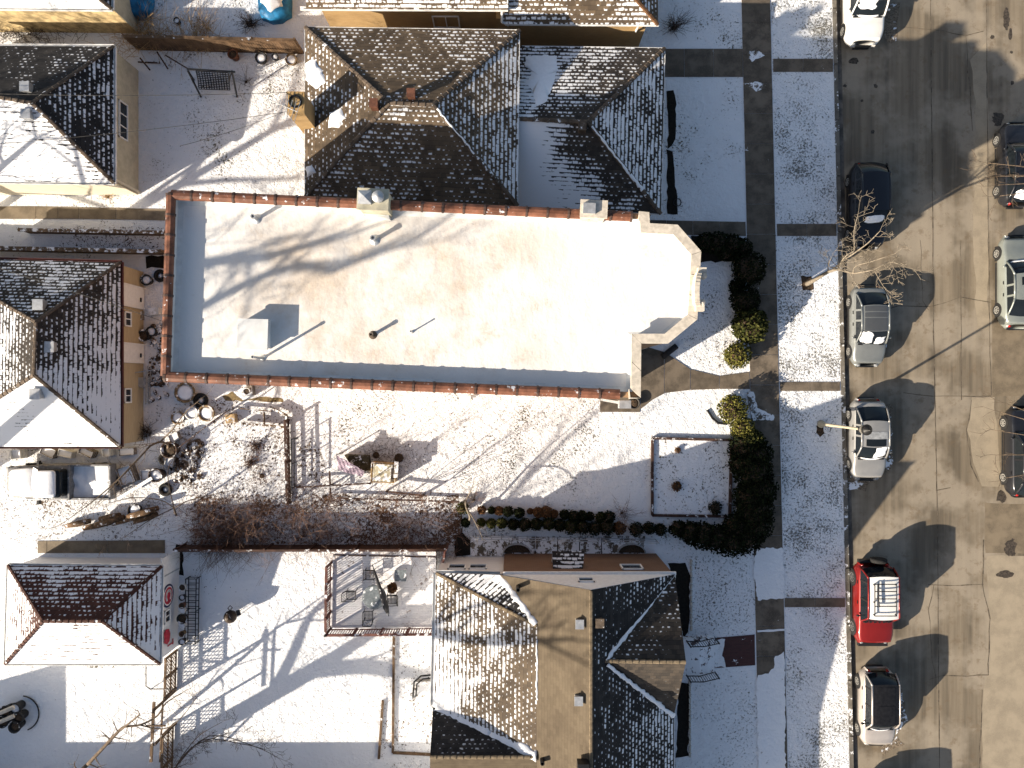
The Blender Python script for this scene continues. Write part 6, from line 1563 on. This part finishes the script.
def crate(label, px, py, sz, rz, mat, name='crate', z=0, cat='crate', lid=True):
    c = W(px, py, z); t = thing(name, label, cat, tuple(c)); mb = MB(); w, d, h = sz; Mx = Matrix.Rotation(rz, 3, 'Z')
    for s in (-1, 1):
        for k in range(3):
            p = Mx @ V((s * w / 2, 0, 0)); mb.box((c.x + p.x, c.y + p.y, c.z + h * (k + .5) / 3), (.025, d, h / 3 * .85), rz); p = Mx @ V((0, s * d / 2, 0)); mb.box((c.x + p.x, c.y + p.y, c.z + h * (k + .5) / 3), (w, .025, h / 3 * .85), rz)
    obj('side_panel', mb, mat, t); mb = MB(); mb.box((c.x, c.y, c.z + h * (.93 if lid else .7)), (w * .96, d * .96, .05), rz); obj('snow_fill' if not lid else 'lid', mb, M['snow_pile'] if not lid else mat, t); return t
PALE = simple('pale_wood', (.42, .29, .15), .8, var=.3, snow=.2); GREYW = simple('grey_boards', (.20, .17, .14), .85, var=.4, snow=.45)
crate('pale wooden box at the head of the timber planter', *K(530, 245), (.5, .45, .35), .1, PALE); crate('white-topped crate standing behind the pickup truck bed', 131, 474, (.75, .9, .6), .35, GREYW, lid=False); crate('snowy box beside the white-topped crate behind the pickup', 149, 474, (.5, .5, .4), .1, GREYW, lid=False)
crate('snow-filled crate above the dark barrel in the junk row', *K(170, 365), (.5, .4, .35), .4, GREYW, lid=False); crate('snow-filled crate beside the dark tyre of the junk row', *K(140, 520), (.45, .5, .3), -.2, GREYW, lid=False); crate('wooden box with snow next to the upper dark tub of the log pile', 141, 514, (.35, .3, .3), .3, PALE, lid=False)
pot('dark tub with snow at the upper end of the log pile', 138, 509, .34, .4, simple('dark_tub', (.03, .022, .018), .8, snow=.2), 'snow', 'plastic_tub', cat='tub')
# timber planter frame
t = thing('timber_planter', 'long timber planter frame at the top of the cluttered garden plot', 'planter', tuple(W(266, 416)))
mb = MB(); Q = [K(590, 275), K(880, 300), K(885, 225), K(790, 180)]
for a, b_ in zip(Q[:-1], Q[1:]): mb.bar(W(*a) + V((0, 0, .25)), W(*b_) + V((0, 0, .25)), .10, .22)
mb.bar(W(*K(740, 205)) + V((0, 0, .25)), W(*K(740, 290)) + V((0, 0, .25)), .06, .2); mb.bar(W(*K(560, 180)) + V((0, 0, .2)), W(*K(790, 200)) + V((0, 0, .2)), .05, .12); obj('edging', mb, M['wood_snow'], t)
crate('small grey chest below the parapet beside the straw bed', *K(640, 70), (.55, .5, .45), .1, GREYW, 'chest', cat='chest'); pot('white pot with dark mouth beside the straw bed under the parapet', *K(632, 72), .18, .35, WHITEPOT, 'soil', z=.5)
# long pole across the plot, log pile, boards
mb = MB(); mb.tube([W(*K(160, 450), .6), W(*K(400, 265), .9), W(*K(530, 175), 1.0)], .03, 6); tag(obj('garden_pole', mb, M['wood_dark']), 'long thin dark pole lying slantwise above the garden plot', 'pole')
mb = MB(); mb.bar(W(118, 499, .5), W(152, 478, .7), .16, .06); tag(obj('plank', mb, simple('snowy_plank', (.3, .24, .18), .8, snow=.8)), 'snow-covered plank slanting from the crate to the pickup', 'plank')
LOG = simple('brown_log_bark', (.10, .058, .03), .9, var=.5, scale=7, snow=.12)
LP = [((66, 526), (90, 521)), ((84, 528), (112, 522)), ((96, 525), (124, 517)), ((112, 524), (140, 515)), ((122, 521), (150, 512)), ((128, 517), (158, 508)), ((134, 522), (157, 514)), ((100, 519), (120, 515))]
lab = ['slender log at the far left tip', 'low log left of centre', 'snow-flecked log left of centre', 'low middle log', 'thick middle log', 'uppermost log near the dark tub', 'thick log at the right end', 'short log lying highest at the left']
for i, (a, b_) in enumerate(LP):
    mb = MB(); A, B = W(*a, .18 + .12 * (i % 3)), W(*b_, .22 + .13 * (i % 3)); mb.tube([A, A.lerp(B, .5) + V((0, 0, .03)), B], [.12 + .02 * (i % 3), .17, .14], 9); tag(obj('log', mb, LOG, None, True), '%s of the log pile south of the pickup' % lab[i], 'log', 'logs piled south of the pickup')
# rubble strip in the plot
for i in range(26):
    pass
STONE = simple('snowy_rubble', (.07, .045, .03), .9, var=.6, snow=.34); rnd = random.Random(95); mb = MB()
for i in range(230):
    t_ = rnd.random(); x, y = K(300 - 90 * t_ + rnd.gauss(0, 28), 400 + 230 * t_ + rnd.gauss(0, 20)); c = W(x, y); mb.ball((c.x, c.y, .05), rnd.uniform(.05, .17), 7, .7, .3, rnd)
for i in range(70):
    x, y = rnd.uniform(150, 168), rnd.uniform(325, 400); c = W(x, y); mb.ball((c.x, c.y, .05), rnd.uniform(.06, .18), 7, .7, .3, rnd)
o = obj('rubble', mb, STONE); tag(o, 'snowy rubble and scrap strewn beside the junk row and tan garage wall', 'rubble', kind='stuff')
for (x, y, lb) in ((256, 447, 'dark dead shrub in the middle of the garden plot'), (252, 462, 'red-brown dead shrub just below the dark one in the garden plot')): bare_shrub(lb, x, y, 60, .45, .16, .8, int(x), 'twig', rad=.012)
bare_shrub('bare red twigs rising from the lower half of the garden plot', 262, 476, 40, .9, .3, .7, 301, 'twig')
# things along the tan garage wall
pot('dark tub with snowy top at the north end of the tan garage wall', 150, 281, .28, .45, PLAST, 'snow', 'plastic_tub', cat='tub'); pot('black tub against the middle of the tan garage wall', 148, 336, .3, .5, PLAST, 'soil', 'plastic_tub', cat='tub'); pot('dark tub leaning on the tan garage wall clutter', 155, 332, .26, .45, PLAST, 'snow', 'plastic_tub', cat='tub')
crate('white box standing on the narrow strip beside the tan garage', 158, 312, (.5, .35, .5), .1, WHITEPOT, 'box', cat='box'); crate('low grey box below the small tan garage window', 141, 316, (.35, .45, .3), .0, GREYW, 'box', cat='box')
t = thing('ladder', 'metal ladder lying on its edge between the tan garage and flat-roofed building', 'ladder', tuple(W(151, 390)))
mb = MB()
for z in (.1, .45): mb.bar(W(152, 366) + V((0, 0, z)), W(150, 404) + V((0, 0, z)), .05, .08)
for k in range(8): p = W(152, 366).lerp(W(150, 404), (k + .5) / 8); mb.bar(p + V((0, 0, .1)), p + V((0, 0, .45)), .035)
obj('rail', mb, M['galv'], t)
t = thing('stacked_chairs', 'pair of stacked metal lawn chairs at the tan garage wall', 'chair', tuple(W(143, 383)))
for dy, lb in ((0, 'frame'), (.1, 'frame')):
    mb = MB(); c = W(142, 383) + V((dy, dy * .6, 0))
    mb.tube([c + V((-.25, -.25, 0)), c + V((-.25, -.25, .75)), c + V((-.25, .25, .75)), c + V((-.25, .25, 0))], .025, 6); mb.tube([c + V((.25, -.25, 0)), c + V((.25, -.25, .45)), c + V((.25, .25, .45)), c + V((.25, .25, 0))], .025, 6); mb.box(c + V((0, 0, .42 + dy)), (.48, .48, .04)); obj(lb, mb, M['galv'], t)
mb = MB(); mb.tube([W(128, 373, .9), W(140, 372, .8), W(158, 369, .6)], .03, 6); tag(obj('garden_pole', mb, M['galv']), 'pale metal pole resting across the clutter by the tan garage', 'pole')
rnd = random.Random(97)
names = ['first', 'second', 'third', 'fourth', 'fifth']
for i, x in enumerate((26, 52, 70, 92, 110, 127)):
    crate(['snowy box under the garage eave nearest the left edge', 'snowy box under the eave above the truck windshield', 'white snow-capped bin under the eave above the truck cab', 'snowy box under the eave above the truck bed', 'snowy box under the eave above the truck tailgate', 'brown bin with snow at the garage corner above the crate'][i], x + rnd.uniform(-5, 5), (452 if x < 120 else 451) + rnd.uniform(-1, 2), (rnd.uniform(.35, .8), rnd.uniform(.3, .5), rnd.uniform(.3, .7)), rnd.uniform(-.5, .5), GREYW if i % 2 else WHITEPOT, 'storage_bin', cat='bin', lid=False)
# compost bin, frames and purple shade cloth in the side yard
sx2, sy2 = 160 / 1024, 120 / 768
def Q2(x, y): return (320 + x * sx2, 440 + y * sy2)
t = thing('compost_bin', 'pale wooden compost bin standing amid dry stalks in the side yard', 'bin', tuple(W(*Q2(415, 200))))
A, B, C_, D = (W(*Q2(*p)) for p in ((350, 135), (500, 145), (495, 260), (345, 255)))
mb = MB()
for a, b_ in ((A, B), (B, C_), (C_, D), (D, A)):
    for k in range(4): mb.bar(a + V((0, 0, .12 + .22 * k)), b_ + V((0, 0, .12 + .22 * k)), .04, .17)
obj('slat_wall', mb, PALE, t)
mb = MB(); mb.box(((A + C_) / 2) + V((-.05, 0, .9)), (.95, .9, .05), -.05); obj('lid', mb, simple('pale_snowy_board', (.42, .38, .27), .8, snow=.35), t)
mb = MB(); mb.box(W(*Q2(487, 190), .9), (.22, .85, .06), -.05); obj('lid_board', mb, GREYW, t)
t = thing('rain_barrel', 'dark weathered trough beside the pale compost bin', 'trough', tuple(W(*Q2(250, 130))))
mb = MB(); mb.prism([tuple(W(*Q2(*p))[:2]) for p in ((170, 90), (320, 95), (335, 190), (230, 180))], 0, .55); obj('tank', mb, simple('mossy_dark_wood', (.055, .045, .025), .9, var=.5, snow=.08), t)
mb = MB(); A, B, C_ = W(*Q2(105, 95), 1.0), W(*Q2(285, 200), 1.0), W(*Q2(110, 200), 1.0)
C_.z = .7; n = 8; vs = []; E_ = W(*Q2(270, 235), .75)
for j in range(n + 1):
    for i in range(n + 1):
        p = A.lerp(C_, j / n).lerp(B.lerp(E_, j / n), i / n); p.z += .06 * math.sin(i * 1.7 + j); vs.append(tuple(p))
mb.add(vs + [(x, y, z - .02) for x, y, z in vs], [(j * (n + 1) + i, j * (n + 1) + i + 1, (j + 1) * (n + 1) + i + 1, (j + 1) * (n + 1) + i) for j in range(n) for i in range(n)] + [((n + 1) ** 2 + j * (n + 1) + i, (n + 1) ** 2 + (j + 1) * (n + 1) + i, (n + 1) ** 2 + (j + 1) * (n + 1) + i + 1, (n + 1) ** 2 + j * (n + 1) + i + 1) for j in range(n) for i in range(n)])
t = thing('flag_cloth', 'faded mauve cloth hanging from poles beside the compost bin', 'cloth', tuple(W(*Q2(190, 190)))); obj('cloth', mb, simple('faded_mauve_cloth', (.24, .19, .24), .85, var=.3, snow=.12), t)
for p, q in ((A, V((A.x, A.y, 0))), (B, V((B.x, B.y, 0))), (C_, V((C_.x - .1, C_.y, 0)))): mb = MB(); mb.bar(p, q, .05); obj('pole', mb, M['black_metal'], t)
bare_shrub('dry brown brush piled against the tailgate of the snowy pickup', 117, 482, 150, .8, .45, .7, 305, 'twig')
bare_shrub('tangle of dark twigs over the junk row beside the garden plot', 178, 462, 90, 1.0, .5, .8, 306, 'twig_dark')
bare_shrub('dry brown stalks crowding the pale compost bin', 399, 458, 90, .7, .55, .6, 303, 'twig_dark')
bare_shrub('dry brown bush behind the dark trough in the side yard', 376, 455, 60, .6, .4, .6, 304, 'twig_dark')
# a dormant vine post in the brambles
b0 = W(468, 522); tree('bare_tree', 'small pale bare tree at the end of the shrub rows', b0, [([b0, W(470, 517, .7), W(466, 507, 1.5), W(466, 500, 2.0)], [.07, .06, .045, .03]), ([W(466, 507, 1.5), W(474, 520, 2.0), W(480, 532, 2.2)], [.04, .03, .02]), ([W(466, 500, 2.0), W(472, 488, 2.8), W(474, 478, 3.2)], [.03, .02, .01])], 51, M['bark_light'], 1, .8, (2, 4), .6, .1, .5, .006)

# ------------------------------------------------------------------ street lamp, antenna, cables
b0 = W(821, 424); t = thing('street_lamp', 'tall slender street lamp leaning over the silver sedan', 'street lamp', tuple(b0))
hp = 4.3; mb = MB(); mb.lathe([(.22, 0), (.20, .12), (.11, .35), (.08, .5), (.06, hp), (.06, hp + .02)], b0, 12); obj('pole', mb, simple('pale_painted_pole', (.42, .37, .27), .5, var=.15), t, True)
mb = MB(); mb.lathe([(.06, hp), (.16, hp + .06), (.13, hp + .12)], b0, 14); obj('lamp_collar', mb, M['black_metal'], t, True); mb = MB(); mb.lathe([(.24, hp + .55), (.27, hp + .6), (.2, hp + .72), (.06, hp + .84), (.03, hp + .95), (.0, hp + .96)], b0, 16); obj('lamp_hood', mb, M['black_metal'], t, True)
mb = MB(); mb.lathe([(.13, hp + .12), (.22, hp + .3), (.23, hp + .55)], b0, 16); obj('globe', mb, simple('grey_lamp_glass', (.16, .15, .13), .2), t, True)
pl = W(819, 430); sheet('bare_soil', ragged([(817, 426), (823, 425), (824, 434), (820, 437), (816, 433)], .8, 3, 201), .016, M['soil']); sheet('bare_soil', ragged([(800, 276), (812, 276), (814, 290), (803, 291)], .8, 3, 202), .016, M['soil'])
b0 = W(299, 116); t = thing('antenna', 'spindly television antenna on a mast beside the yellow brick chimney', 'antenna', tuple(b0)); c = V((W(286, 106, 6.8).x, W(286, 106, 6.8).y, 0))
b0 = c; t.location = c; ROOT[t.name] = V(c)
mb = MB(); mb.tube([c, c + V((0, 0, 7.0))], .025, 6); obj('mast', mb, M['galv'], t)
mb = MB(); q = c + V((0, 0, 6.9)); mb.tube([q + V((-.75, .25, 0)), q + V((.55, -.3, 0))], .018, 5)
for k in range(9): p = q + V((-.75 + .16 * k, .25 - .068 * k, 0)); l = .16 + .045 * abs(k - 1); mb.tube([p + V((-.3 * l, -l, 0)), p + V((.3 * l, l, 0))], .012, 4)
mb.tube([q + V((0, -.6, -.2)), q + V((.03, .55, -.2))], .02, 5); obj('boom', mb, M['galv'], t)
def cable(label, a, b, sag=.4, r_=.012):
    mb = MB(); A, B = V(a), V(b); mb.tube([A.lerp(B, k / 14) - V((0, 0, sag * 4 * (k / 14) * (1 - k / 14))) for k in range(15)], r_, 4); tag(obj('cable', mb, M['black_metal']), label, 'cable')
q = c + V((0, 0, 6.2)); cable('upper overhead cable running level across the swing yard', W(-60, 92, 5.0), W(293, 92, 5.6)); cable('slanting overhead cable from the antenna mast toward the cream garage', W(-60, 148, 5.2), q); cable('lower overhead cable from the chimney corner over the snowy yard', W(180, 146, 3.0), W(284, 112, 5.6), .2); cable('thin overhead cable crossing the tan garage roof', W(-20, 262, 5.5), W(165, 322, 6.0), .3); cable('thin overhead cable crossing the roof vents of the tan garage', W(20, 260, 5.6), W(124, 306, 3.0), .1)
# small sack and a cat-sized bundle by the entry bay
mb = MB(); A = W(672, 352); mb.tube([W(662, 357) + V((0, 0, .12)), W(676, 346) + V((0, 0, .14))], .16, 10); tag(obj('rolled_mat', mb, simple('dark_rolled_mat', (.02, .02, .022), .8), None, True), 'dark rolled mat lying beside the entry path under the bay', 'mat')
pot('small dark stone planter at the corner of the entry path', 633, 403, .3, .35, simple('dark_stone_pot', (.06, .055, .05), .8), 'soil', 'stone_planter', cat='planter')
mb = MB(); n = 10
for x, y, rr in ((677, 203, .2),):
    c = W(x, y)
    mb.tube([(c.x + rr * math.cos(2 * math.pi * k / n), c.y + rr * math.sin(2 * math.pi * k / n), .08 + .06 * math.sin(k)) for k in range(n + 1)], .03, 5)
tag(obj('garden_hose', mb, M['black_metal']), 'coiled black garden hose along the front of the bungalow', 'hose')
mb = MB(); A, B, C_ = W(700, 405), W(712, 421), W(726, 424)
mb.tube([W(707, 410) + V((0, 0, .05)), W(712, 418) + V((0, 0, .05)), W(718, 423) + V((0, 0, .05)), W(727, 424) + V((0, 0, .05))], .06, 6); tag(obj('edging_strip', mb, M['black_metal']), 'short curved black edging strip beside the golden shrub', 'edging')
